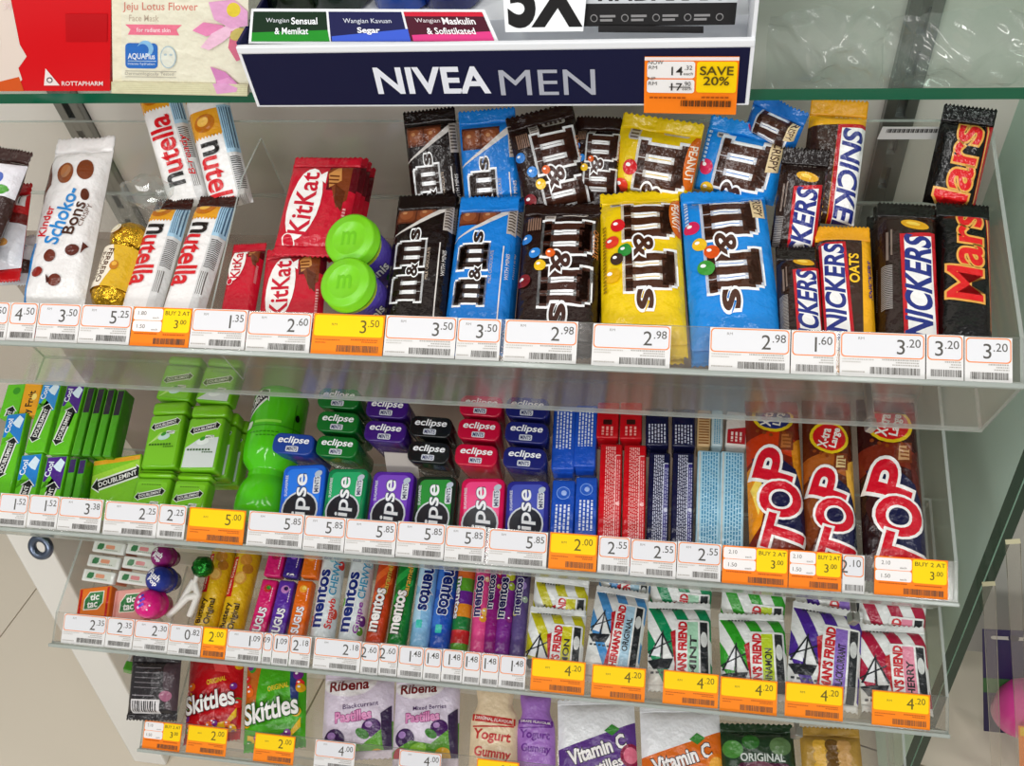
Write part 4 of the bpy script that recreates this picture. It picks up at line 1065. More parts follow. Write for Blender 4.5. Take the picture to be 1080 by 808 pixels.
# slim wafer packs standing on edge, small print up
def print_lines(n, t0, t1, col, u0=-.3, u1=.34, seed=1):
    q = random.Random(seed); o = []
    for i in range(n):
        u = u0 + (u1 - u0) * (i + .25) / n; t = t0
        while t < t1:
            l = q.uniform(.06, .2); o.append((u, t, u + (u1 - u0) / n * .5, min(t + l, t1))); t += l + .05
    return ('rects', o, col)
def slim(top, bot, wpx, base, design, label, group, th=.032, h=0, ext=.022, pointed=False):
    W, L = size(T2, top, bot, wpx, h, ext)
    r = bpy.data.objects.new('wafer_pack', None); COL.objects.link(r)
    bm = bmesh.new(); box_bm(bm, (0, -L / 2, -th / 2), (W, L, th)); bmesh.ops.bevel(bm, geom=bm.edges[:], offset=.002, segments=3, profile=.5, affect='EDGES'); bm.verts.index_update()
    B = Body(); B.add([v.co.copy() for v in bm.verts], [[v.index for v in f.verts] for f in bm.faces], mat(base, 'film')); bm.free()
    B.printed(scale_design(design, W), lambda u, v, hh: (u, v, hh), [], [], (-W / 2 + .0016, -L + .002, W / 2 - .0016, -.002))
    B.obj('wrapper', r)
    # folded end: a wedge closing to a fin
    for y, s in ((0, 1), (-L, -1)):
        vs = [(-W / 2 + .002, y - s * .002, -.002), (W / 2 - .002, y - s * .002, -.002), (W / 2 - .002, y - s * .002, -th + .002), (-W / 2 + .002, y - s * .002, -th + .002),
              (-W * .42, y + s * .0035, -th * .45), (W * .42, y + s * .0035, -th * .45), (W * .42, y + s * .0035, -th * .55), (-W * .42, y + s * .0035, -th * .55)]
        fs = [(0, 1, 5, 4), (1, 2, 6, 5), (2, 3, 7, 6), (3, 0, 4, 7), (4, 5, 6, 7)]
        if s < 0: fs = [tuple(reversed(f)) for f in fs]
        new_obj('folded_end', mesh_from('folded_end', vs, fs, [mat(base, 'film')], None, False), r)
    tag(r, label, 'wafer pack', group)
    return place(r, T2, top, bot, h)
def lines_big(seed): return [print_lines(5, .15, 2.1, 'dfe8fa', -.36, .36, seed)]
D_BF = [('e', .0, .62, .3, .3, '6f96e0'), ('e', .0, .62, .26, .26, '2a5cc0'), ('e', .03, .62, .12, .12, '9ab4ea'), print_lines(4, 1.15, 2.6, 'dfe8fa', -.34, .36, 3)]
GW = 'slim wafer packs on the second tray'
slim((595, 506), (592, 557), 24.5, '1f52bc', D_BF, 'blue wafer pack with a round mark at the front left', GW)
slim((619, 503), (617, 558), 23, '1f52bc', D_BF, 'blue wafer pack with a round mark beside the front red packs', GW)
slim((596, 428), (593, 497), 24, '1f55c4', lines_big(1), 'blue wafer pack with small print in the back, left one', GW, ext=-.002)
slim((619, 427), (616, 494), 23, '1f55c4', lines_big(2), 'blue wafer pack with small print in the back, right one', GW, ext=-.002)
def D_long(c1, c2, panel, seed): return [print_lines(6, .15, 5, c1, -.26, .22, seed), ('rr', .2, .55, .48, 5, .06, c1), ('rr', .235, .6, .48, 5, .05, panel), print_lines(2, .8, 5, c2, .26, .44, seed + 1), ('e', .34, 2.9, .09, .1, c1)]
slim((645, 468), (642, 563), 23.5, 'd0101c', D_long('f4b8b4', 'f0a0a0', 'd8303a', 5), 'red wafer pack at the front, left one', GW)
slim((670, 469), (668, 564), 23.5, 'd0101c', D_long('f4b8b4', 'f0a0a0', 'd8303a', 7), 'red wafer pack at the front, right one', GW)
slim((642, 424), (640, 464), 23, 'c4101c', [('rr', -.2, .9, .2, 1.15, .04, '3a1414'), print_lines(3, 1.25, 1.7, 'f0a8a0', -.3, .3, 9)], 'red wafer pack in the back, left one', GW, ext=-.002)
slim((666, 424), (665, 465), 23, 'c4101c', [('rr', -.2, .9, .2, 1.15, .04, '3a1414'), print_lines(3, 1.25, 1.7, 'f0a8a0', -.3, .3, 10)], 'red wafer pack in the back, right one', GW, ext=-.002)
slim((696, 477), (693, 566), 22.5, '14163a', D_long('c8cce0', 'b0b4d4', '3a3478', 11), 'navy wafer pack at the front, left one', GW)
slim((721, 477), (719, 567), 22.5, '14163a', D_long('c8cce0', 'b0b4d4', '3a3478', 13), 'navy wafer pack at the front, right one', GW)
slim((693, 430), (693, 472), 24, '14163a', [print_lines(6, .8, 1.7, 'c8cce0', -.4, .4, 15)], 'navy wafer pack in the back, left one', GW, ext=-.002)
slim((721, 431), (721, 473), 24, '14163a', [print_lines(6, .8, 1.7, 'c8cce0', -.4, .4, 16)], 'navy wafer pack in the back, right one', GW, ext=-.002)
slim((748, 475), (746, 568), 24, 'a9d3e4', [('r', -.5, 0, -.36, 5, 'c8ccc8'), print_lines(6, .1, 5, '3f8ab4', -.3, .4, 17)], 'pale blue wafer pack at the front, left one', GW)
slim((773, 476), (771, 569), 25, 'a9d3e4', [('r', -.5, 0, -.36, 5, 'c8ccc8'), print_lines(6, .1, 5, '3f8ab4', -.3, .4, 18)], 'pale blue wafer pack at the front, right one', GW)
slim((743, 432), (742, 472), 14, 'c9a878', [('rects', [(-.4, .3 + i * .22, .4, .4 + i * .22) for i in range(12)], '8a5a30')], 'narrow tan striped wafer pack behind the pale blue ones', GW, ext=-.002)
slim((757, 432), (756, 472), 12, 'b4c8cc', [print_lines(3, .5, 3.5, '5a98b8', -.3, .3, 19)], 'narrow pale grey wafer pack behind the pale blue ones', GW, ext=-.002)
slim((778, 434), (776, 472), 22, 'd4ccc4', [('p', [(-.5, 1.0), (.5, .8), (.5, 2), (-.5, 2)], 'b02028'), print_lines(3, 1.1, 1.6, 'f0d8d0', -.3, .3, 20)], 'red and white wafer pack behind the pale blue ones', GW, ext=-.002)
# flame coloured chocolate packs
def D_top(sw, badge, dt=0):
    D = [('p', [(-.5, .9), (.0, .7), (.5, .95), (.5, 1.3), (-.1, 1.1), (-.5, 1.4)], sw[0]), ('p', [(-.5, 1.5), (-.3, 1.3), (-.15, 1.9), (-.3, 2.6), (-.5, 2.9)], sw[1]), ('p', [(-.46, 1.9), (-.3, 1.6), (-.22, 2.0), (-.34, 2.4)], sw[2]),
         ('p', [(.3, 1.0), (.5, .8), (.5, 2.3), (.36, 2.0)], sw[3]), ('p', [(.1, .75), (.36, .72), (.34, 1.1), (.06, 1.12)], '7a3416'), ('p', [(.14, .8), (.32, .78), (.3, 1.05), (.11, 1.07)], sw[4]), ('rects', [(.15, .84 + i * .07, .3, .87 + i * .07) for i in range(3)], '8a4a20')]
    D += dots([(-.3 + .12 * i, .72 + .05 * (i % 3), .035, '8a4018') for i in range(6)])
    D += [('e', .0, .4, .39, .36, 'e8c81c', -12), ('e', .0, .4, .33, .3, badge, -12), ('x', 'X-tra', -.1, .41, .44, .18, 76, 'f6f2ea', .06), ('x', 'Large', .12, .41, .44, .18, 76, 'f6f2ea', .06)]
    D += [('p', [(-.42, 1.3), (-.1, 1.1), (.36, 1.5), (.5, 2.0), (.5, 2.9), (-.05, 2.6), (-.2, 2.0)], '1a1c40'),
          ('x', 'P', .0, 1.44, .58, .66, 74, 'd0142a', .06, 'f4f2ee', .1), ('x', 'O', .06, 2.1, .64, .68, 74, 'd0142a', .08, 'f4f2ee', .1), ('x', 'T', .1, 2.76, .6, .66, 74, 'd0142a', .06, 'f4f2ee', .1)]
    D = [shift(d, dt) for d in D]
    return D
TP = dict(group='flame coloured chocolate packs', T=.012, wr=.002, seal=.012, name='chocolate_pack', cat='chocolate pack', pu=3, pv=10)
bag(T2, (813, 424), (820, 574), 56, '7c2410', D_top(('c4380f', 'e8921a', 'f8d860', 'd88a1a', 'b06a34'), '1f2a70'), 'red orange flame chocolate pack, leftmost of the three', seed=71, **TP)
bag(T2, (871, 424), (876, 578), 51, '5a2412', D_top(('a85a20', '7a3a18', '8a4a20', 'e8b040', 'e0c890'), 'd01a1e', .55), 'brown and gold chocolate pack, middle one of the three', seed=72, **TP)
bag(T2, (933, 424), (943, 583), 61, '3a1412', D_top(('7a2a18', '241012', '3a1a18', '5a2018', 'd0a070'), 'd01a1e', .14), 'dark maroon chocolate pack, rightmost of the three', seed=73, **TP)
for o in list(COL.objects): clean(o)
# ------------------------------------------------------------------ third tray: small boxes, lollies, rolls, lozenges
GTT = 'little mint boxes at the left end of the third tray'
def leaf(u, t, w, h): return [(u - w, t + h * .9), (u - w, t - h * .2), (u - w * .5, t - h), (u + w, t - h), (u + w, t + h * .3), (u + w * .5, t + h * .95)]
def tt_front(top, bot, wpx, base, side, label):
    D = [('r', -.5, 0, -.38, 1, side), ('r', .38, 0, .5, 1, side), ('p', leaf(0, .42, .3, .28), 'f0ead8'), ('p', leaf(0, .42, .27, .25), '2c7a3c'), ('x', 'tic', .02, .31, .26, .17, 2, 'f6f6f0', .06), ('x', 'tac', -.03, .53, .3, .16, 2, 'f6f6f0', .06)]
    box_at(T3, top, bot, wpx, .016, base, D, label, 'mint box', 'mint_box', GTT, h=.0, ext=.02, r=.002, kind='gloss')
tt_front((101, 619), (97, 648), 36, 'e87a24', 'c41c1a', 'orange mint box with red sides and a green leaf mark at the front')
tt_front((139, 621), (135, 651), 37, 'e8a49a', 'd8867e', 'pale pink mint box with a green leaf mark at the front')
def tt_cap(px, wpx, tint, label):
    h = .006; c = T3.at(px, h); W = wpx * depth(c) / FPX; th = .0145; L = .034
    r = root('mint_box', label, 'mint box', GTT)
    B = Body(); bm = bmesh.new(); box_bm(bm, (0, 0, -.004), (W, th, .008)); bmesh.ops.bevel(bm, geom=bm.edges[:], offset=.0018, segments=3, profile=.5, affect='EDGES'); bm.verts.index_update()
    B.add([v.co.copy() for v in bm.verts], [[v.index for v in f.verts] for f in bm.faces], mat('e6e8e2', 'gloss')); bm.free()
    t = th / W
    B.printed(scale_design([('rr', -.4, -t * .32, .4, t * .32, .03, 'd8dcd0'), ('p', leaf(-.24, 0, .1, t * .26), '3a7a4a'), ('rr', -.08, -t * .2, .2, t * .12, .03, tint), ('rects', [(-.1 + i * .06, t * .18, -.06 + i * .06, t * .26) for i in range(7)], '9aa090')], W), lambda u, v, hh: (u, v, hh), [], [], (-W, -th, W, th), kind='gloss')
    B.obj('lid', r)
    bm = bmesh.new(); box_bm(bm, (0, 0, -L / 2 - .004), (W * .97, th * .95, L - .008)); bmesh.ops.bevel(bm, geom=bm.edges[:], offset=.0015, segments=2, profile=.5, affect='EDGES')
    bm_obj('box', bm, [mat(tint, 'gloss')], r)
    ax = Vector((0, -.36, .93)).normalized(); x = Vector((1, -.05, 0)); x = (x - ax * x.dot(ax)).normalized(); y = ax.cross(x)
    r.matrix_world = Matrix.Translation(c) @ Matrix((x, y, ax)).transposed().to_4x4()
for i, p in enumerate(((103.5, 608), (109, 592.5), (114.5, 577.5))): tt_cap(p, 37, 'e09a78', 'white lidded mint box of the left file, ' + ('front one', 'middle one', 'rearmost one')[i])
for i, p in enumerate(((140.5, 610), (146, 594.5), (150, 579.5))): tt_cap(p, 37, 'd88a8a', 'white lidded mint box of the right file, ' + ('front one', 'middle one', 'rearmost one')[i])
# domed push-up lollies
def push_pop(px, rpx, col, cap_col, label, txt=True, lean=(.12, -.4, .9)):
    h = .027; c = T3.at(px, h); R_ = rpx * depth(c) / FPX
    r = root('push_up_lolly', label, 'lolly', 'push up lollies')
    prof = [(math.sin(a) * 1.0, math.cos(a) * 1.05 - .05) for a in [math.pi / 2 * i / 10 for i in range(11)]] + [(1.0, -.3), (.98, -.9), (1.04, -.95), (1.04, -1.1), (.8, -1.15), (.75, -2.6), (0, -2.6)]
    B = Body(); n = 32; vs = []; fs = []
    for k, z in prof:
        for i in range(n):
            a = 2 * math.pi * i / n; vs.append((R_ * max(k, .001) * math.cos(a), R_ * max(k, .001) * math.sin(a), R_ * z))
    for j in range(len(prof) - 1):
        for i in range(n):
            a = j * n + i; b = j * n + (i + 1) % n; fs.append((a, a + n, b + n, b))
    B.add(vs, fs, mat(col, 'film'))
    def S(u, v, hh):
        q = min(.999, math.hypot(u, v) / R_); z = math.sqrt(1 - q * q) * 1.05 - .05; return (u, v, R_ * z + hh + .0003)
    D = [('x', 'Push', -R_ * .05, R_ * .25, R_ * 1.05, R_ * .42, -35, 'f2f0f4', .06, cap_col, .1), ('x', 'Pop', -R_ * .15, -R_ * .25, R_ * .8, R_ * .42, -35, 'f2f0f4', .06, cap_col, .1)] if txt else \
        [('e', -R_ * .2 + R_ * .16 * (i % 3 - 1) , -R_ * .3 + R_ * .12 * i, R_ * .11, R_ * .1, ('e8c4f0', '5a3ac0', '7a4ad8')[i % 3]) for i in range(8)] + [('e', R_ * .45, -R_ * .1, R_ * .06, R_ * .06, 'f6e0f0'), ('e', R_ * .3, -R_ * .4, R_ * .06, R_ * .06, 'f6e0f0')]
    B.printed(D, S, [R_ * (-.9 + .15 * i) for i in range(13)], [R_ * (-.9 + .15 * i) for i in range(13)], (-R_ * .95, -R_ * .95, R_ * .95, R_ * .95))
    B.obj('cap', r)
    ax = Vector(lean).normalized(); x = Vector((1, 0, 0)); x = (x - ax * x.dot(ax)).normalized(); y = ax.cross(x)
    r.matrix_world = Matrix.Translation(c) @ Matrix((x, y, ax)).transposed().to_4x4()
push_pop((157, 637), 15, 'd8187c', '6a2ab0', 'pink lolly with purple dots at the front', txt=False)
push_pop((168, 611), 14, '24348c', '24348c', 'dark blue push up lolly, middle of the three')
push_pop((171, 587), 11.5, '8a1a6c', '8a1a6c', 'magenta push up lolly, rearmost of the three')
# white plastic carrier of a wrapped green lolly
def tube_mesh(name, pts, r_, m, parent):
    cu = bpy.data.curves.new(name, 'CURVE'); cu.dimensions = '3D'; cu.bevel_depth = r_; cu.bevel_resolution = 2
    sp = cu.splines.new('POLY'); sp.points.add(len(pts) - 1)
    for q, p in zip(sp.points, pts): q.co = (*p, 1)
    cu.use_fill_caps = True
    o = bpy.data.objects.new(name, cu); COL.objects.link(o)
    me = bpy.data.meshes.new_from_object(o.evaluated_get(bpy.context.evaluated_depsgraph_get()))
    bpy.data.objects.remove(o); me.materials.clear(); me.materials.append(m)
    return new_obj(name, me, parent)
r = root('lollipop', 'green foil lollipop in a white plastic holder beside the yellow rolls', 'lollipop')
c0 = T3.at((195, 632), .004); r.location = c0
W3 = lambda px, h: T3.at(px, h) - c0
wm = mat('dcd8d0', 'plastic')
tube_mesh('holder_arm', [W3(p, h) for p, h in (((178, 650), .006), ((190, 638), .01), ((205, 612), .016))], .0042, wm, r)
tube_mesh('holder_arm', [W3(p, h) for p, h in (((205, 612), .016), ((209, 628), .014), ((200, 650), .006))], .0042, wm, r)
tube_mesh('holder_arm', [W3(p, h) for p, h in (((187, 641), .009), ((198, 630), .013), ((209, 628), .014))], .0045, wm, r)
tube_mesh('stick', [W3(p, h) for p, h in (((203, 622), .012), ((209, 604), .024))], .003, wm, r)
bm = bmesh.new(); rb = 11 * depth(T3.at((216, 601), .01)) / FPX
bmesh.ops.create_icosphere(bm, subdivisions=4, radius=rb, matrix=Matrix.Translation(W3((214, 598), .026)))
cc = W3((214, 598), .026)
for v in bm.verts: v.co = cc + (v.co - cc) * (1 + .12 * noise.noise((v.co - cc) * 260))
bm_obj('candy', bm, [mat('1f7a26', 'foil')], r, smooth=True)
# rolls
def roll(top, bot, wpx, base, D, label, group='candy rolls on the third tray', h=.001, ext=.028, name='candy_roll', cat='candy roll', kind='film'):
    W, L = size(T3, top, bot, wpx, h, ext)
    W *= .965
    o = roll_pack(W, L, base, D, kind, name); tag(o, label, cat, group)
    return place(o, T3, top, bot, h)
D_CC = [('p', [(-.5, .4), (-.18, .4), (-.1, 2.0), (-.45, 2.0)], 'cc1c1c'), ('x', 'Cream Crackers', -.3, 1.2, 1.4, .14, 88, 'f4e8d0', .03), ('e', .15, .5, .24, .22, 'c8862e'), ('e', .3, .85, .22, .2, 'b87826'), ('e', .08, 1.25, .24, .26, 'd89a3a'), ('e', .08, 1.25, .17, .19, 'e8b860'),
        ('x', 'Buttery', -.12, 2.75, 1.0, .3, 88, '3a2410', .05), ('x', 'Original', .22, 2.75, 1.0, .28, 88, '3a2410', .05)]
roll((233, 574), (212, 658), 27, 'e0b41c', D_CC, 'yellow cracker roll, left one beside the lollipop', name='cracker_roll', cat='cracker roll')
roll((259, 577), (238, 662), 28, 'e0b41c', D_CC, 'yellow cracker roll, right one beside the pink chews', name='cracker_roll', cat='cracker roll')
def D_sug(fr, fr2): return [('e', 0, .55, .26, .24, fr), ('e', .05, .5, .14, .12, fr2), ('rects', [(.28, .5 + i * .14, .33, .6 + i * .14) for i in range(6)], 'f0d8e4'), ('x', 'SUGUS', .0, 2.5, 1.6, .46, 86, 'f4f0f4', .07, '2a1030', .05)]
def chew(top, bot, wpx, base, D, label, h=.001, ext=.024):
    return box_at(T3, top, bot, wpx, .016, base, D, label, 'chew stick', 'chew_stick', 'chew sticks on the third tray', h, ext, .0025)
chew((285, 611), (271, 664), 18, 'd81c6c', D_sug('c02020', '3a8a2a'), 'pink chew stick at the front')
chew((294, 576), (286, 608), 19, 'd0186a', D_sug('a01848', 'e03a3a'), 'pink chew stick in the back', ext=0)
chew((303, 612), (291, 666), 18, '5a2aa0', D_sug('c07ac0', '2a1050'), 'purple chew stick at the front')
chew((313, 577), (305, 609), 17, '3a2080', D_sug('8a5ac0', '2a1050'), 'purple chew stick in the back', ext=0)
chew((322, 612), (311, 668), 17, 'e86a10', D_sug('f0a020', 'f8d060'), 'orange chew stick at the front')
chew((331, 578), (325, 609), 18, 'e06a14', D_sug('e89a40', 'f8d060'), 'orange chew stick in the back', ext=0)
def D_mt(col, sub, subcol, fruits, extra=()):
    D = list(extra) + dots(fruits)
    return D + [('x', 'mentos', -.16, 2.0, 2.3, .4, 88, col, .07, 'f2f2f4', .09)] + ([('x', sub[0], .3, 1.15, 1.4, .28, 88, subcol[0], .05, 'eef2f4', .06), ('x', sub[1], .3, 2.6, 1.2, .26, 88, subcol[1], .05, 'f6f0ee', .06)] if sub else [])
roll((350, 580), (336, 670), 27, 'dfe6e8', D_mt('1a2a78', ('CHEWY', 'Strawb'), ('3a9ac0', 'd02a2a'), [(.5, 2.6, .2, 'd8402a'), (.55, .6, .18, 'd0302a'), (-.5, 2.9, .2, 'e0503a'), (.1, .4, .12, '8ac0c8')]), 'white chewy roll with strawberry print')
roll((381, 582), (366, 673), 28, 'dfe6e8', D_mt('1a2a78', ('CHEWY', 'Grape'), ('3a9ac0', '8a3aa0'), [(.5, 2.7, .2, '6a3a90'), (.45, 3.1, .16, '5a9a3a'), (-.5, 2.0, .16, '7ac03a'), (.5, .5, .12, 'a0d0d4')]), 'white chewy roll with grape print')
def D_car(c2): return [('p', [(-.5, 1.2), (.5, .4), (.5, .75), (-.5, 1.7)], c2), ('p', [(-.5, 2.2), (.5, 1.2), (.5, 1.5), (-.5, 2.6)], c2), ('x', 'Caramels', .22, 1.3, 1.7, .26, 86, 'e8b84a', .04, '3a1a0a', .05), ('x', 'mentos', -.08, 2.9, 2.1, .46, 86, 'f6f2ee', .07, '2a1410', .08)]
roll((409, 583), (393, 675), 22, 'c8401a', D_car('e8682a'), 'orange brown caramel roll')
roll((430, 585), (416, 677), 22, '127a2c', D_car('2aa848'), 'dark green caramel roll')
def D_mint(c): return [('p', [(-.6, .2), (.1, .4), (-.2, 1.6), (-.6, 1.4)], c), ('p', [(-.6, 2.0), (-.1, 1.8), (.0, 3.2), (-.6, 3.4)], c), ('x', 'mentos', .12, 1.5, 2.4, .5, -94, '18286e', .07, 'f0f4f8', .09), ('rr', -.2, 3.2, .1, 3.6, .05, '3ac0b0')]
roll((452, 587), (440, 679), 22, '8ac0e6', D_mint('b4daf2'), 'pale blue mint roll')
roll((473, 589), (461, 682), 23, '2454b8', D_mint('3a74d0'), 'strong blue mint roll')
D_RB = [('r', -.8, .3 + i * .75, .8, .3 + i * .75 + .75, c) for i, c in enumerate(('d86a2a', '5aa02a', '6a2a90', 'e08a20', '1f7a3a', 'c02a2a'))] + [('x', 'mentos', -.3, 2.2, 2.4, .3, -92, 'f4f0f0', .05, '2a1a40', .07)]
roll((492, 591), (482, 685), 19, '5a9a2a', D_RB, 'rainbow banded fruit roll')
roll((510, 593), (503, 686), 19, 'e04a8a', D_mt('2a1a60', None, None, [(.3, 2.9, .22, 'f0c060'), (-.3, .5, .18, 'f08aa8'), (.3, 1.0, .15, 'f4d0a0'), (.2, 3.3, .2, 'e8a030')]), 'pink fruit roll beside the rainbow banded one')
roll((523, 594), (515, 688), 16, '8a1a74', D_mt('1a1248', None, None, [(.4, .8, .2, 'd02a4a'), (.35, 1.6, .15, 'c8d040')]), 'magenta fruit roll between the pink and purple ones')
roll((537, 595), (527, 690), 19, '7a2a8a', D_mt('18184a', None, None, [(.2, .7, .28, 'c8c830'), (.3, 1.3, .22, 'b0c83a'), (-.35, 3.0, .24, 'b8c02a'), (.35, 3.2, .2, '8a2a7a'), (-.4, 1.4, .2, 'd02a4a')]), 'purple and lime fruit roll')
roll((552, 597), (544, 691), 17, '5a4a80', D_mt('241a58', None, None, [(.2, .6, .22, '2a1a40'), (.1, 1.3, .24, 'a890d0'), (.3, 2.2, .2, 'a0b8a0'), (-.3, 3.1, .18, 'b8b020')]), 'dusky grape roll beside the yellow striped lozenges')
# striped lozenge packets
def ship(u, t, k):
    return [('p', [(u - .28 * k, t + .18 * k), (u + .22 * k, t + .14 * k), (u + .14 * k, t + .34 * k), (u - .16 * k, t + .36 * k)], '22262a'), ('p', [(u - .04 * k, t + .12 * k), (u + .0, t - .3 * k), (u - .24 * k, t + .08 * k)], 'e8ecee'),
            ('quads', [[(u - .03 * k, t + .16 * k), (u + .01 * k, t - .4 * k), (u + .035 * k, t - .4 * k), (u + .01 * k, t + .16 * k)], [(u - .3 * k, t + .02 * k), (u + .2 * k, t - .22 * k), (u + .2 * k, t - .19 * k), (u - .3 * k, t + .05 * k)], [(u - .26 * k, t + .1 * k), (u, t - .36 * k), (u + .02 * k, t - .34 * k), (u - .23 * k, t + .12 * k)],
            [(u + .02 * k, t - .36 * k), (u + .24 * k, t + .1 * k), (u + .21 * k, t + .12 * k), (u, t - .33 * k)]], '2a2e32'), ('rects', [(u - .22 * k + .1 * i * k, t + .4 * k, u - .16 * k + .1 * i * k, t + .44 * k) for i in range(5)], '3a4044')]
def D_fish(stripe, panel, word, txtcol='c41a24'):
    D = []
    for i in range(7):   # slanted stripes
        a = -.9 + i * .36
        D.append(('p', [(a, .0), (a + .18, .0), (a + .18 + .75, 1.5), (a + .75, 1.5)], stripe))
    D += [('p', [(-.14, .5), (-.02, .44), (.0, 1.6), (-.16, 1.6), (-.08, 1.0)], 'b4202a')] + ship(-.28, .8, .8)
    D += [('rr', -.06, .3, .47, 1.6, .03, 'e9ece8'), ('r', .12, .33, .29, 1.6, panel), ('r', .32, .33, .44, 1.6, '24282a'), ('e', .38, .6, .055, .12, 'c8ccc8'), ('x', "FISHERMAN'S FRIEND", .03, .98, 1.3, .13, 88, txtcol, .1), ('x', word, .205, .86, .62, .1, 88, '2a2a2a', .05),
          ('rects', [(-.36 + i * .05, .1, -.33 + i * .05, .13) for i in range(7)], '2a2e30')]
    return D
FF = dict(group='striped lozenge packets', T=.008, wr=.0022, seal=.007, name='lozenge_packet', cat='lozenge packet', pu=3, pv=5)
loz = [('yellow', (589, 642), (584, 695), 60, 'c4bf1c', 'c9c416', 'LEMON', 0), ('blue', (657, 622), (645, 702), 56, '4a92cc', 'a4c8da', 'ORIGINAL', .001), ('dark green', (716, 636), (717, 711), 66, '0f8a56', 'a4d4b4', 'MINT', 0),
       ('lime', (792, 648), (796, 719), 68, '2f9e26', 'b8d02a', 'CINNAMON', .001), ('purple', (873, 640), (867, 730), 72, '4a2a90', '8a6ac0', 'BLACKCURRANT', .003), ('crimson', (938, 660), (945, 738), 70, 'a81c3c', 'e08aa0', 'CHERRY', 0)]
for i, (nm, a, b, wpx, st, pn, wd, h) in enumerate(loz):
    D = D_fish(st, pn, wd)
    bag(T3, a, b, wpx, 'e4e8e4', D, nm + ' striped lozenge packet at the front', h=h, ext=.026, seed=80 + i, **FF)
    ra = (a[0] + 4, a[1] - 32); rb = (a[0] + 1, a[1] + 6)
    bag(T3, ra, rb, wpx * .96, 'e4e8e4', D, nm + ' striped lozenge packet behind the front one', h=(.004, -.013), ext=.004, seed=90 + i, **FF)
for o in list(COL.objects): clean(o)
# ------------------------------------------------------------------ lowest tray: bags of fruit sweets
SW = dict(T=.012, wr=.003, seal=.01, name='sweet_bag', cat='sweet bag')
def chews(n, seed, u0, u1, t0, t1, cols=('e8302a', 'f0b41a', '3a9a2a', '7a2a90', 'f0701a')):
    q = random.Random(seed); return dots([(q.uniform(u0, u1), q.uniform(t0, t1), q.uniform(.05, .075), cols[i % len(cols)]) for i in range(n)])
def D_sk(base2, n): return chews(7, n, -.47, -.36, .2, 1.2) + chews(7, n + 1, .36, .47, .2, 1.2) + [('p', [(-.4, 1.3), (-.1, 1.38), (.3, 1.3), (.45, 1.1), (.45, 1.25), (.2, 1.46), (-.2, 1.5), (-.42, 1.42)], 'f0c41a')] + chews(14, n + 2, -.4, .42, 1.3, 1.55) + \
    [('x', 'ORIGINAL', .1, .62, .34, .08, 8, 'f0d02a', .03), ('x', 'Skittles', -.02, .95, .86, .3, 8, 'f6f4f0', .05, base2, .08)]
bag(T4, (230, 683), (224, 778), 60, 'c8141e', [('p', [(-.1, .1), (.1, .1), (.3, .5), (.05, .45)], 'e84a4a')] + D_sk('5a0a10', 3), 'red bag of fruit chews on the lowest tray', seed=101, h=-.009, ext=.012, **SW)
bag(T4, (293, 686), (289, 792), 66, '4aae1c', [('p', [(-.5, .1), (-.2, .1), (-.3, .9), (-.5, 1.2)], 'c86a1a'), ('p', [(.26, .1), (.42, .1), (.4, .9), (.28, .8)], '2a3a7a')] + D_sk('1a5a10', 9), 'green bag of fruit chews on the lowest tray', seed=102, h=-.009, ext=.012, **SW)
def D_rib(sub, c): return [('e', -.12, .16, .4, .2, 'ece6ea'), ('e', -.12, .16, .38, .18, 'f6f2f2'), ('x', 'Ribena', -.12, .2, .56, .14, 2, '7a2024', .06), ('x', sub, .06, .48, .5, .06, 4, '4a2a60', .02), ('x', 'Pastilles', -.04, .62, .5, .13, 4, 'e090c0', .07, '8a2a70', .09),
    ('e', .22, .78, .13, .12, '4a2460'), ('e', .18, .74, .05, .04, 'b08ac0'), ('e', -.3, .92, .15, .14, '3a1c50'), ('e', -.34, .87, .06, .05, 'a07ab8'), ('p', [(-.5, 1.1), (-.2, .95), (.1, 1.0), (.5, .7), (.5, 1.4), (-.5, 1.4)], '5a9a2a'), ('e', -.1, 1.08, .14, .09, '8ac83a', 20), ('e', .1, .86, .1, .06, '3a7a2a', -30),
    ('e', .28, 1.15, .12, .1, 'd0a02a'), ('p', [(.34, .6), (.48, .5), (.5, 1.3), (.4, 1.3)], '3a2a4a'), ('e', c[0], 1.16, .12, .11, c[1])]
bag(T4, (380, 708), (376, 808), 76, 'dcd0e0', D_rib('Blackcurrant', (-.38, '5a2a70')), 'white and purple blackcurrant pastille bag, left one', seed=103, h=-.009, ext=.012, **SW)
bag(T4, (452, 713), (448, 815), 70, 'ddd2e2', D_rib('Mixed Berries', (-.36, 'b02a3a')), 'white and purple mixed berry pastille bag, right one', seed=104, h=-.009, ext=.012, **SW)
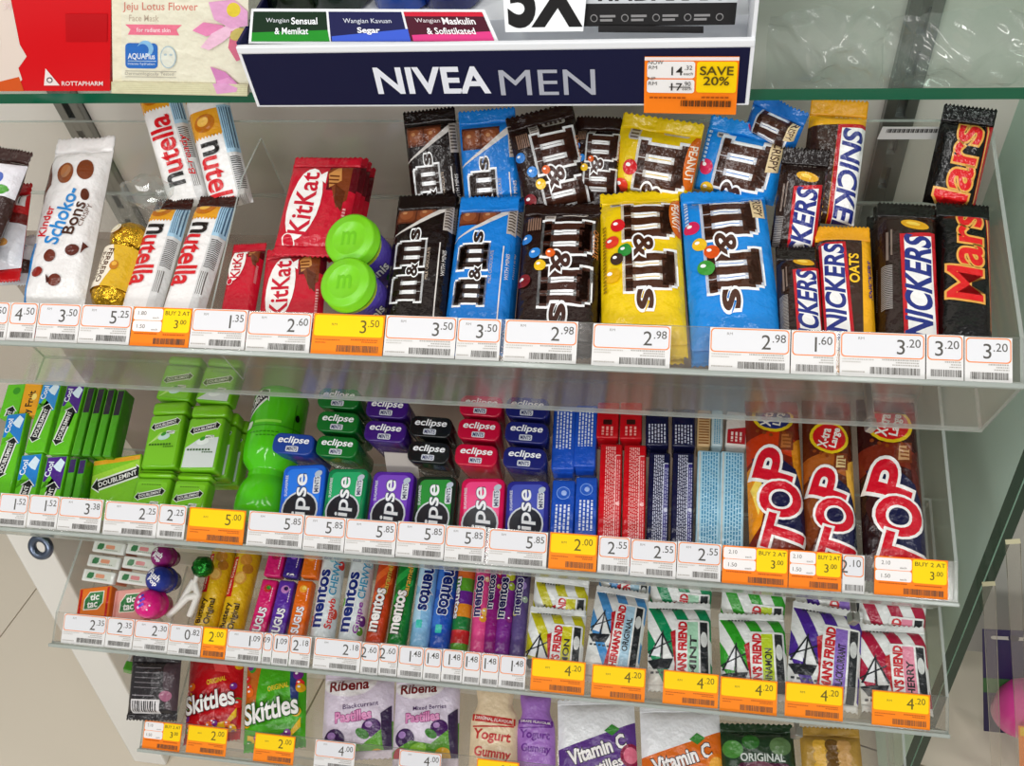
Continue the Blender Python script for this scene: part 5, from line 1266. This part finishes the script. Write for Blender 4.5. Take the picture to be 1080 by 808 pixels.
# bottle shaped yogurt gummy pouches
def yog(top, bot, wpx, base, edge, label, seed):
    W, L = size(T4, top, bot, wpx, -.008, .012)
    r = root('gummy_pouch', label, 'gummy pouch', 'bottle shaped gummy pouches')
    prof = [(0, .80), (.04, .84), (.06, .82), (.12, .80), (.2, .74), (.27, .78), (.34, .95), (.42, 1.0), (1.0, 1.0)]
    def hw(t):
        t = min(max(t, 0), 1)
        for (t0, k0), (t1, k1) in zip(prof, prof[1:]):
            if t0 <= t <= t1: return W / 2 * (k0 + (k1 - k0) * (t - t0) / (t1 - t0))
    nu, nv = 12, 24; T_ = .009
    def S(u, v, hh):
        k = hw(-v / L); q = u / k; p = math.sqrt(max(0, 1 - abs(q) ** 2.6)) * min(1, -v / L / .06, (1 + v / L) / .06 + .05)
        return (u, v, T_ * p + .001 * noise.noise(Vector((u * 60, v * 50, seed))) * p + hh)
    B = Body(); vs = []; vb = []
    for j in range(nv + 1):
        v = -L * j / nv
        for i in range(nu + 1):
            u = hw(j / nv) * (-1 + 2 * i / nu); vs.append(S(u, v, 0)); vb.append((u, v, -S(u, v, 0)[2] * .7 - .0004))
    n = nu + 1; fs = [(j * n + i, (j + 1) * n + i, (j + 1) * n + i + 1, j * n + i + 1) for j in range(nv) for i in range(nu)]
    B.add(vs, fs, mat(base, 'film')); B.add(vb, [tuple(reversed(f)) for f in fs], mat(base, 'film'))
    D = [('p', [(-.46, .62), (.46, .72), (.46, .86), (-.46, .76)], edge), ('x', 'ORIGINAL FLAVOUR' if seed == 1 else 'GRAPE FLAVOUR', 0, .74, .8, .06, -7, 'f4ece4', .02), ('x', 'Yogurt', -.02, 1.08, .78, .25, -6, edge, .06), ('x', 'Gummy', .0, 1.42, .76, .24, -6, edge, .06), ('rr', -.44, .86, .44, .89, .01, edge)]
    B.printed(scale_design(D, W), S, [W * (-.45 + .09 * i) for i in range(11)], [-L * .05 * i for i in range(1, 20)], (-W * .47, -L * .98, W * .47, -L * .3))
    B.obj('pouch', r)
    place(r, T4, top, bot, -.008)
yog((523, 722), (519, 820), 50, 'e8d2ae', 'c0302a', 'cream bottle shaped yogurt gummy pouch', 1)
yog((565, 732), (566, 826), 40, 'a472c4', '6a2a90', 'purple bottle shaped gummy pouch beside the cream one', 2)
def D_vit(band, fruit): return [('e', -.12, .22, .3, .34, '2a7ac0'), ('e', -.04, .24, .27, .3, 'f2f0ee'), ('e', -.02, .08, .06, .05, 'd0202a'), ('p', [(-.5, .62), (.5, .3), (.5, 1.4), (-.5, 1.4)], band),
    ('x', 'Vitamin C', .0, .62, .74, .17, 16, 'f4f0ee', .07, '1a1420', .09), ('x', 'Pastilles', .06, .82, .52, .12, 16, 'f4f0ee', .05, '1a1420', .07), ('p', [(-.02, .94), (.34, .84), (.34, .92), (-.02, 1.02)], 'd0202a'),
    ('e', .42, .7, .13, .14, fruit), ('e', .42, .7, .09, .1, 'e0708a' if fruit == '8a1440' else 'f6b040'), ('p', [(-.4, .98), (-.28, .86), (-.16, .96), (-.28, 1.06)], '2f7a34'), ('p', [(.1, .4), (.2, .32), (.3, .38), (.2, .46)], '3a8a34'), ('e', .28, 1.06, .09, .09, '3a2434'), ('e', .42, 1.02, .08, .08, '3a2434')]
VC = dict(h=-.008, ext=.01, T=.008, wr=.0012, seal=.006, name='pastille_packet', cat='pastille packet')
bag(T4, (628, 738), (632, 838), 82, 'e8eaec', [d for d in D_vit('5a3484', '8a1440') if d[0] != 'e' or d[1] > .2], 'purple and white pastille packet on the lowest tray', seed=105, group='vitamin pastille packets', **VC)
bag(T4, (716, 746), (722, 846), 84, 'e8eaec', [d for d in D_vit('dc6a14', 'e87a10') if d[0] != 'e' or d[1] > .2], 'orange and white pastille packet on the lowest tray', seed=106, group='vitamin pastille packets', **VC)
bag(T4, (797, 764), (804, 858), 76, '1f3a22', [('e', -.35, .35, .14, .12, '4a8a3a'), ('e', -.1, .25, .12, .1, '2f6a2a'), ('e', .3, .3, .15, .12, '5a7a4a'), ('x', 'ORIGINAL', .05, .45, .6, .1, 0, 'c8d0c8', .04), ('rr', -.3, .52, .42, 1.2, .08, '4a1a34'), ('e', .0, .6, .2, .1, '6a3a4a'), ('e', -.38, .7, .1, .09, '3a7a2a')], 'dark green sweet bag at the right of the lowest tray', seed=107, h=-.006, ext=.01, **SW)
bag(T4, (874, 768), (882, 860), 62, 'b08a3a', [('e', -.2 + .2 * (i % 3), .3 + .18 * (i // 3), .12, .11, ('d8a83a', '6a4a1a', 'c89a5a')[i % 3]) for i in range(12)], 'golden brown nut bag at the right of the lowest tray', seed=108, h=-.006, ext=.01, **SW)
# dark pouch hanging over the left end of the lowest tray
bag(T4, (166, 692), (160, 760), 55, '2a2628', [('p', [(.2, .05), (.5, .05), (.5, 1.0), (.3, .95)], '4a3a40'), ('e', .3, .72, .12, .1, 'a0607a')] + [('r', -.36, .2 + i * .09, .18, .215 + i * .09, '7a7478') for i in range(5)] + [('rr', -.38, .78, .2, 1.06, .02, 'dcd8d8'), ('rects', [(-.34 + i * .045, .81, -.32 + i * .045 + .006 * (i % 3), 1.02) for i in range(11)], '2a2628'), ('r', -.36, .70, .1, .72, '8a8488'), ('e', -.1, 1.16, .06, .04, '9a9a9c'), ('e', .12, 1.12, .07, .06, '8a6a74')],
    'black pouch with a bar code leaning over the left end of the lowest tray', seed=109, ext=.0, h=(.05, .03), T=.012, wr=.004, seal=.008, name='sweet_pouch', cat='sweet pouch')
for o in list(COL.objects): clean(o)
# ------------------------------------------------------------------ things on the glass shelf, and the neighbouring rack
def card(name, px4, pt, n, th, base, design, label=None, cat=None, group=None, parent=None, kind='paper', nm='face', aspect=None, bow=0.0, nx=1, ny=1):
    """flat printed piece whose corners (bottom left, bottom right, top right, top left) are seen at px4 on the plane (pt, n);
    design in units of its width: u 0..1, t down from its top"""
    n = Vector(n).normalized(); q = [hit(p, pt, n) for p in px4]
    if (q[0] - EYE).dot(n) > 0: n = -n
    Wd = (q[1] - q[0]).length; Ht = (q[3] - q[0]).length
    def S(u, v, h):
        a = u / Wd; b = v / Ht
        p = q[0] * (1 - a) * (1 - b) + q[1] * a * (1 - b) + q[2] * a * b + q[3] * (1 - a) * b
        return p + n * (h + bow * (4 * a * (1 - a)) * (4 * b * (1 - b)))
    o0 = (q[0] + q[1]) / 2
    B = Body(); f = lambda u, v, h: S(u, v, h) - o0
    gx = [Wd * i / nx for i in range(nx + 1)]; gy = [Ht * j / ny for j in range(ny + 1)]
    m_ = nx + 1
    B.add([f(x, y, 0) for y in gy for x in gx], [(j * m_ + i, j * m_ + i + 1, (j + 1) * m_ + i + 1, (j + 1) * m_ + i) for j in range(ny) for i in range(nx)], mat(base, kind))
    B.add([f(x, y, -th) for y in gy for x in gx], [((j + 1) * m_ + i, (j + 1) * m_ + i + 1, j * m_ + i + 1, j * m_ + i) for j in range(ny) for i in range(nx)], mat(base, kind))
    e = [(0, 0), (Wd, 0), (Wd, Ht), (0, Ht)]
    B.add([f(x, y, 0) for x, y in e] + [f(x, y, -th) for x, y in e], [(i, 4 + i, 4 + (i + 1) % 4, (i + 1) % 4) for i in range(4)], mat(base, kind))
    D = []
    for d in scale_design(design, Wd):
        D.append(d)
    g = lambda u, v, h: f(u, v + Ht, h)
    B.printed(D, g, gx[1:-1], [y - Ht for y in gy[1:-1]], (0, -Ht, Wd, 0), eps=.0003, step=.00008, kind=kind)
    o = B.obj(nm if parent else name, parent, smooth=(nx > 1))
    o.location = o0 - (parent.location if parent else Vector())
    if label: tag(o, label, cat, group)
    return o
YN = .628
# navy display box
fr = [hit(p, (0, YN, 0), (0, 1, 0)) for p in ((268, 114), (787, 121), (798, 50), (252, 49))]
zb = ZS + .0008; zt = (fr[2].z + fr[3].z) / 2; xl = (fr[0].x + fr[3].x) / 2; xr = (fr[1].x + fr[2].x) / 2
nb = root('display_box', 'navy cardboard display box on the glass shelf, white lettering on its front', 'display box'); nb.location = ((xl + xr) / 2, YN, zb)
def nbox(name, a, b, m, bev=.0006):
    c = [(a[i] + b[i]) / 2 for i in range(3)]; s = [abs(b[i] - a[i]) for i in range(3)]
    o = box_obj(name, (c[0] - nb.location.x, c[1] - nb.location.y, c[2] - nb.location.z), s, m, nb, bev); return o
WHC = mat('e9ebee', 'paper')
Wb = xr - xl; Hb = zt - zb
nbox('front_panel', (xl, YN, zb), (xr, YN + .003, zt), WHC)
B = Body(); k = 1 / Wb
Bs = lambda u, v, h: (u - Wb / 2, -h, v)
B.add([Bs(0.003, .002, .0004), Bs(Wb - .003, .002, .0004), Bs(Wb - .003, Hb - .003, .0004), Bs(.003, Hb - .003, .0004)], [(0, 1, 2, 3)], mat('0e1034', 'paper'))
ct = lambda px: (hit(px, (0, YN, 0), (0, 1, 0)) - Vector((xl, 0, zb)))
def word(s, p0, p1, h_px, col, bold):
    a, b = ct(p0), ct(p1); hh = (ct((p0[0], p0[1] - h_px)) - a).z
    return ('x', s, (a.x + b.x) / 2, (a.z + b.z) / 2 , b.x - a.x, hh, 0, col, bold)
B.printed([word('NIVEA', (397, 84), (515, 85), 27, 'e4e6ee', .05), word('MEN', (527, 86), (628, 87), 27, 'a9abb6', .0)], Bs, [], [], (0, 0, Wb, Hb), eps=.0006, kind='paper')
B.obj('printed_front', nb)
nbox('rim', (xl, YN - .0006, zt - .003), (xr, YN + .004, zt + .003), WHC, .001)
nbox('side_panel', (xl, YN + .003, zb), (xl + .003, YN + .15, zt + .005), mat('1b1d48', 'paper'))
nbox('side_panel', (xr - .003, YN + .003, zb), (xr, YN + .15, zt + .09), WHC)
nbox('tray_base', (xl + .003, YN + .003, zb), (xr - .003, YN + .15, zb + .002), WHC)
nbox('inner_step', (xl + .003, YN + .055, zb + .002), (xr - .003, YN + .15, zt - .01), WHC)
nbox('back_panel', (xl, YN + .15, zb), (xr, YN + .153, zt + .06), mat('1b1d48', 'paper'))
# three colour strip leaning inside the box
pS = Vector((0, YN + .008, zt - .002)); nS = Vector((0, -math.sin(math.radians(38)), math.cos(math.radians(38))))
card('scent_strip', ((262, 46), (527, 46), (511, 10), (265, 9)), pS, nS, .001, 'eceef0', [
    ('r', .012, .012, .33, .13, '0d2a14'), ('p', [(.012, .13), (.012, .095), (.33, .085), (.335, .13)], '1f8a24'), ('r', .34, .012, .65, .13, '17194a'), ('p', [(.345, .13), (.345, .11), (.66, .08), (.665, .13)], '3a5ac8'), ('r', .66, .012, .985, .13, '4a0f24'), ('r', .66, .012, .985, .03, 'c81a34'), ('p', [(.67, .13), (.67, .105), (.985, .09), (.985, .13)], 'd83a80'),
    ('x', 'Wangian', .12, .05, .1, .022, 0, 'd8dce0', 0), ('x', 'Sensual', .235, .05, .11, .026, 0, 'f0f2f4', .04), ('x', '& Memikat', .18, .09, .14, .026, 0, 'f0f2f4', .03), ('x', 'Wangian Kavuan', .5, .052, .2, .024, 0, 'd8dce8', 0), ('x', 'Segar', .5, .09, .09, .028, 0, 'f4f4f8', .05),
    ('x', 'Wangian', .75, .05, .1, .022, 0, 'e8dce0', 0), ('x', 'Maskulin', .875, .05, .13, .026, 0, 'f4f0f2', .04), ('x', '& Sofistikated', .83, .09, .19, .026, 0, 'f4f0f2', .03)],
    'green, blue and red scent strip leaning inside the navy display box', 'card')
# die-cut 5X board and its dark panel
pB = Vector((0, YN + .022, zt - .004)); nB = Vector((0, -1, .42))
card('promotion_board', ((533, 34), (615, 33), (622, -42), (528, -42)), pB, nB, .002, 'f4f5f6', [('x', '5X', .5, .45, .84, .62, 0, '0c0a0a', .09)], 'white board with a big black 5X standing in the navy display box', 'promotion board')
card('claim_board', ((631, 34), (742, 35), (742, 28), (631, 27)), pB + Vector((0, .002, 0)), nB, .002, '1c1a1b', [], 'small dark foot of the promotion board standing in the navy display box', 'card')
card('claim_board', ((611, 28), (775, 26), (782, -40), (606, -40)), pB + Vector((0, .006, 0)), nB, .002, 'c9ccd0', [('r', 0, .25, 1, .42, '141213'), ('x', 'TINDAKAN', .5, .18, .8, .1, 0, '1c1a1b', .06)] +
     [('e', .1 + .2 * i, .34, .024, .024, '8a8888') for i in range(5)] + [('e', .1 + .2 * i, .34, .018, .018, '141213') for i in range(5)] + [('rects', [(.14 + .2 * i, .32, .24 + .2 * i, .335) for i in range(4)] + [(.14 + .2 * i, .345, .22 + .2 * i, .36) for i in range(4)], '8a8888')],
     'black and silver claim board with a row of round icons behind the 5X board', 'promotion board')
# bottles standing in the display box, only their feet in the picture
for i, (px, c, lb) in enumerate((((312, -2), '2c3a24', 'dark olive bottle foot at the left of the navy display box'), ((360, -4), '16301e', 'dark green bottle foot in the navy display box'), ((425, -6), '1c4fb4', 'bright blue bottle foot in the navy display box'), ((478, -8), '1a2468', 'deep blue bottle foot in the navy display box'))):
    p = hit(px, (0, YN + .085, 0), (0, 1, 0)); p.z = zt - .009
    o = lathe_obj('deodorant_bottle', [(0, 0), (.021, 0), (.024, .003), (.024, .085), (.02, .095), (.018, .1), (.018, .12), (0, .122)], mat(c, 'gloss'))
    o.location = p; tag(o, lb, 'bottle', 'bottles in the navy display box')
# sale tag on the front of the display box
card('sale_tag', ((679, 119), (776, 121), (780, 60), (680, 60)), (0, YN - .0016, 0), (0, 1, 0), .0006, 'ff8417', [
    ('r', 0, 0, 1, .04, 'f4e8e4'), ('rr', .03, .05, .54, .25, .03, 'f4f1ef'), ('rr', .03, .265, .54, .43, .03, 'f4f1ef'), ('rr', .56, .05, .985, .42, .03, 'ffd400'),
    ('x', 'NOW', .12, .06, .16, .045, 0, '5a544e', 0), ('x', 'RM', .09, .12, .09, .04, 0, '5a544e', 0), ('x', '14', .35, .16, .12, .1, 0, '3a3632', .01), ('x', '.32', .47, .12, .08, .05, 0, '3a3632', 0), ('x', 'each', .47, .19, .1, .035, 0, '5a544e', 0),
    ('x', 'NP', .08, .25, .08, .035, 0, '5a544e', 0), ('x', 'RM', .09, .31, .09, .04, 0, '5a544e', 0), ('x', '17', .35, .35, .12, .09, 0, '3a3632', .01), ('x', '.90', .46, .31, .08, .05, 0, '3a3632', 0), ('x', 'each', .46, .37, .1, .035, 0, '5a544e', 0), ('r', .27, .345, .5, .355, '3a3632'),
    ('x', 'SAVE', .77, .15, .35, .1, 0, '5a4a14', .03), ('x', '20%', .77, .27, .27, .1, 0, '5a4a14', .03), ('rects', [(.06 + i * .05, .47, .1 + i * .05, .49) for i in range(8)] + [(.62 + i * .05, .46, .66 + i * .05, .48) for i in range(6)], 'a85010'),
    ('rects', [(.4 + i * .022, .51, .41 + i * .022 + .006 * (i % 3), .585) for i in range(25)], '6a3a14')], 'orange and yellow save 20% tag on the navy display box', 'price tag')
# red carton and cream face mask packet standing at the left
pK = Vector((0, .652, zb)); nK = Vector((0, -1, .12))
card('medicine_carton', ((-40, 96), (116, 96), (118, -60), (-60, -60)), pK, nK, .045, 'd8141c', [
    ('p', [(0, .3), (.38, .3), (.42, .62), (.46, .7), (.4, .78), (.42, .86), (.36, .92), (0, .96)], 'e8d8cc'), ('p', [(0, .94), (.4, .84), (.44, .99), (0, 1.0)], 'd85a24'), ('e', .1, .6, .2, .16, 'f0e4da'), ('r', .72, .42, .98, .6, 'c01018'),
    ('p', [(.565, .9), (.58, .78), (.67, .9)], 'f2e4e0'), ('e', .605, .862, .02, .02, '3a2a30'), ('e', .605, .862, .013, .013, 'f2e4e0'), ('x', 'ROTTAPHARM', .82, .885, .27, .03, 0, 'f4e0dc', .03), ('x', '30', .36, .37, .05, .04, 0, 'f0dcd8', .03)],
    'red carton with a small white triangle mark at the top left', 'carton', kind='gloss')
card('face_mask_packet', ((119, 97), (262, 100), (262, -60), (117, -60)), pK + Vector((0, -.004, 0)), nK, .002, 'efe9cf', [
    ('r', .07, 0, 1, .97, 'ece8d2'), ('x', 'Jeju Lotus Flower', .36, .425, .55, .07, 0, 'd88878', .02), ('x', 'Face Mask', .24, .50, .22, .045, 0, 'c8b8a4', .01), ('p', [(.1, .545), (.52, .545), (.48, .58), (.5, .62), (.12, .62), (.14, .58)], 'ee7a94'), ('x', 'for radiant skin', .31, .583, .25, .03, 0, 'f8e4e8', .02),
    ('rr', .1, .68, .34, .87, .03, '2f6fc4'), ('e', .25, .72, .06, .06, '8ac0e8'), ('e', .23, .73, .045, .045, '2f6fc4'), ('x', 'AQUAPlus', .22, .78, .2, .05, 0, 'eef4fa', .03), ('r', .12, .81, .33, .815, 'c0d8ee'), ('x', 'intense hydration', .22, .835, .2, .025, 0, 'dcecf8', 0),
    ('e', .42, .78, .06, .085, 'b4c8d0'), ('e', .42, .78, .052, .076, 'e4e6d8'), ('e', .4, .76, .012, .008, 'b4c8d0'), ('e', .44, .76, .012, .008, 'b4c8d0'), ('r', .1, .885, .48, .89, 'b0aca0'), ('x', 'Dermatologically Tested', .28, .91, .36, .03, 0, 'a8a498', .0), ('r', .1, .93, .48, .934, 'b0aca0'),
    ('p', [(.6, .58), (.68, .52), (.82, .54), (.86, .58), (.7, .62)], 'e88ab8'), ('p', [(.66, .7), (.74, .6), (.92, .5), (.94, .56), (.82, .66), (.72, .72)], 'f2c4dc'), ('p', [(.86, .7), (.88, .58), (.98, .56), (1, .76), (.92, .8)], 'd8708c'), ('p', [(.72, .38), (.9, .36), (1, .44), (1, .54), (.88, .56), (.76, .5)], 'e6a8d0'), ('e', .9, .43, .05, .05, 'e8d040'), ('e', .93, .6, .06, .04, 'c8b868', 30),
    ('p', [(.73, .84), (.84, .88), (.93, .97), (.9, 1.0), (.78, 1.04), (.77, .94)], 'd888c0'), ('p', [(.78, .95), (.86, .92), (.94, 1.0), (.88, 1.06), (.78, 1.06)], 'e8a0d0'), ('p', [(.95, 1.08), (1, 1.0), (1, 1.05)], '5a8a3a'),
    ('r', 0, .97, 1, 1.1, 'e0dcb8'), ('rects', [(.0, .98 + .015 * i, 1, .984 + .015 * i) for i in range(7)], 'cfcaa2'), ('p', [(.75, .97), (.84, .96), (.93, 1.0), (.92, 1.03), (.78, 1.05)], 'e4a4d0')],
    'cream face mask packet with pink lotus petals on the glass shelf', 'face mask', kind='film')
# clear bags at the right of the shelf
def clear_bag(px4, ypl, seed, label, sx=26, sy=16):
    q = [hit(p, (0, ypl, zb), (0, -1, .35)) for p in px4]
    V = []; F = []
    for j in range(sy + 1):
        for i in range(sx + 1):
            a, b = i / sx, j / sy
            p = q[0] * (1 - a) * (1 - b) + q[1] * a * (1 - b) + q[2] * a * b + q[3] * (1 - a) * b
            d = .03 * noise.noise(Vector((a * 3 + seed, b * 2.2, seed))) + 0.014 * noise.noise(Vector((a * 9 + b * 6, b * 6, seed * 2))) + .02 * (4 * a * (1 - a)) * (4 * b * (1 - b))
            V.append(p + Vector((0, -d * min(1, b * 4 + .05), d * .2 * b)))
    n = sx + 1
    F = [(j * n + i, j * n + i + 1, (j + 1) * n + i + 1, (j + 1) * n + i) for j in range(sy) for i in range(sx)]
    o = new_obj('clear_bag', mesh_from('clear_bag', [v - q[0] for v in V], F, [FILM])); o.location = q[0]
    s_ = o.modifiers.new('smooth', 'SUBSURF'); s_.levels = 1; s_.render_levels = 2
    tag(o, label, 'plastic bag', 'clear bags')
clear_bag(((808, 93), (930, 92), (938, 8), (812, 10)), .70, 3.3, 'crumpled clear plastic bag beside the navy display box')
clear_bag(((925, 92), (1085, 91), (1090, 14), (940, 10)), .705, 7.7, 'clear plastic bag at the top right corner')
# crumpled clear wrapper on the top tray
q0 = T1.at((152, 216), .03)
bm = bmesh.new(); bmesh.ops.create_icosphere(bm, subdivisions=3, radius=.018, matrix=Matrix.Diagonal((1.3, .8, .8, 1)))
for v in bm.verts: v.co *= 1 + .5 * noise.noise(v.co * 90)
o = bm_obj('clear_wrapper', bm, [FILM]); o.location = q0 + Vector((0, .012, .004)); tag(o, 'crumpled clear wrapper behind the gold chocolate balls', 'wrapper')

card('shelf_sticker', ((925, 147), (1000, 147), (1003, 134), (931, 134)), (0, T1.y + .229, 0), (0, 1, 0), .0005, 'c9c7c4', [('rects', [(.08 + i * .022, .03, .09 + i * .022 + .006 * (i % 3), .1) for i in range(36)], '4a4846')], 'grey bar code sticker on the back of the top tray beside the rear black bar', 'sticker')
# bracket clips under the trays
def clip(T, px, col, label, ring=False):
    y = T.y + T.by + .006; c = hit(px, (0, y, 0), (0, 1, 0)); r = root('bracket_clip', label, 'clip', 'bracket clips under the trays'); r.location = c
    k = depth(c) / FPX
    if ring:
        bm = bmesh.new(); R_ = 14 * k
        n, m_ = 28, 10; vs = []
        for i in range(n):
            a = 2 * math.pi * i / n
            for j in range(m_):
                b = 2 * math.pi * j / m_; rr_ = R_ * .72 + R_ * .3 * math.cos(b); vs.append(bm.verts.new((rr_ * math.cos(a), R_ * .3 * math.sin(b), rr_ * math.sin(a))))
        for i in range(n):
            for j in range(m_): bm.faces.new((vs[i * m_ + j], vs[((i + 1) % n) * m_ + j], vs[((i + 1) % n) * m_ + (j + 1) % m_], vs[i * m_ + (j + 1) % m_]))
        o = bm_obj('ring', bm, [mat(col, 'metal')], r, smooth=True); o.rotation_euler = (-.7, 0, 0)
        box_obj('arm', (0, .03, .004), (.008, .05, .006), mat('c8c8c4', 'metal'), r, .001)
    else:
        box_obj('hook', (0, 0, 0), (9 * k, .012, 12 * k), mat(col, 'gloss' if col != 'b8b8b4' else 'metal'), r, .0015, Matrix.Rotation(.4, 3, 'Y'))
        box_obj('arm', (0, .028, .004), (.006, .05, .005), mat('c8c8c4', 'metal'), r, .001)
clip(T2, (43, 577), '6a7486', 'round blue grey metal ring under the left end of the second tray', True)
clip(T3, (136, 704), '3f8a22', 'green clip under the left end of the third tray')
clip(T2, (900, 652), 'b8b8b4', 'shiny metal clip under the right end of the second tray')
clip(T3, (840, 773), 'b8b8b4', 'shiny metal clip under the right end of the third tray')
clip(T1, (918, 448), 'b8b8b4', 'shiny metal clip under the right end of the top tray')

# neighbouring rack beyond the glass
PN = (0, .60, 0)
struct(box_obj('wall_right', (.62, .66, .75), (.46, .01, 1.3), mat('b9b7b0', 'wall')))
for i, (pa, pb) in enumerate((((1037, 640), (1046, 815)), ((1062, 600), (1074, 815)))):
    a = hit(pa, (0, .50 - .02 * i, 0), (0, 1, 0)); b = hit(pb, (0, .50 - .02 * i, 0), (0, 1, 0))
    bm = bmesh.new(); d = b - a
    box_bm(bm, (0, .006, 0), (.005, .012, d.length + .1)); bm.normal_update()
    for f in bm.faces: f.material_index = 0 if abs(f.normal.x) > .8 else 1
    o = bm_obj('acrylic_divider', bm, [ACR, mat('c9c3a0', 'gloss')]); o.location = (a + b) / 2; o.rotation_euler = (a - b).to_track_quat('Z', 'Y').to_euler()
    tag(o, ['yellowish clear acrylic divider nearest the green glass edge', 'yellowish clear acrylic divider at the far right edge'][i], 'divider')
pk = Vector((0, .575, 0))
r = root('toy_card', 'purple hanging card holding a pink toy bottle at the far right edge', 'carded toy')
r.location = hit((1062, 790), pk, (0, 1, 0))
card('backing_card', ((1038, 800), (1110, 806), (1110, 668), (1036, 664)), pk, (0, 1, 0), .001, '2a2450', [('rr', .12, .16, .8, .26, .05, 'b8b4b0'), ('e', .45, .2, .08, .09, '1c1838'), ('r', 0, 1.5, 1, 2, '3a6a3a')], parent=r, nm='backing_card')
c = hit((1082, 742), pk + Vector((0, -.02, 0)), (0, 1, 0)); k = depth(c) / FPX
o = lathe_obj('pink_bottle', [(0, -46 * k), (20 * k, -44 * k), (27 * k, -30 * k), (28 * k, 0), (24 * k, 22 * k), (14 * k, 32 * k), (10 * k, 35 * k)], mat('e0409a', 'gloss'), r); o.location = c - r.location
o = lathe_obj('green_cap', [(11 * k, 33 * k), (12 * k, 34 * k), (12 * k, 46 * k), (9 * k, 52 * k), (0, 53 * k)], mat('5ac81e', 'gloss'), r); o.location = c - r.location
card('price_tag', ((1076, 830), (1110, 832), (1110, 768), (1074, 766)), pk + Vector((0, -.06, 0)), (0, 1, 0), .0006, 'ff8a17', [('rr', .05, .06, .95, .8, .05, 'ffd000'), ('x', '9', .3, .4, .2, .4, 0, '6a5c20', .02)], 'orange tag at the bottom right corner of the picture', 'price tag')
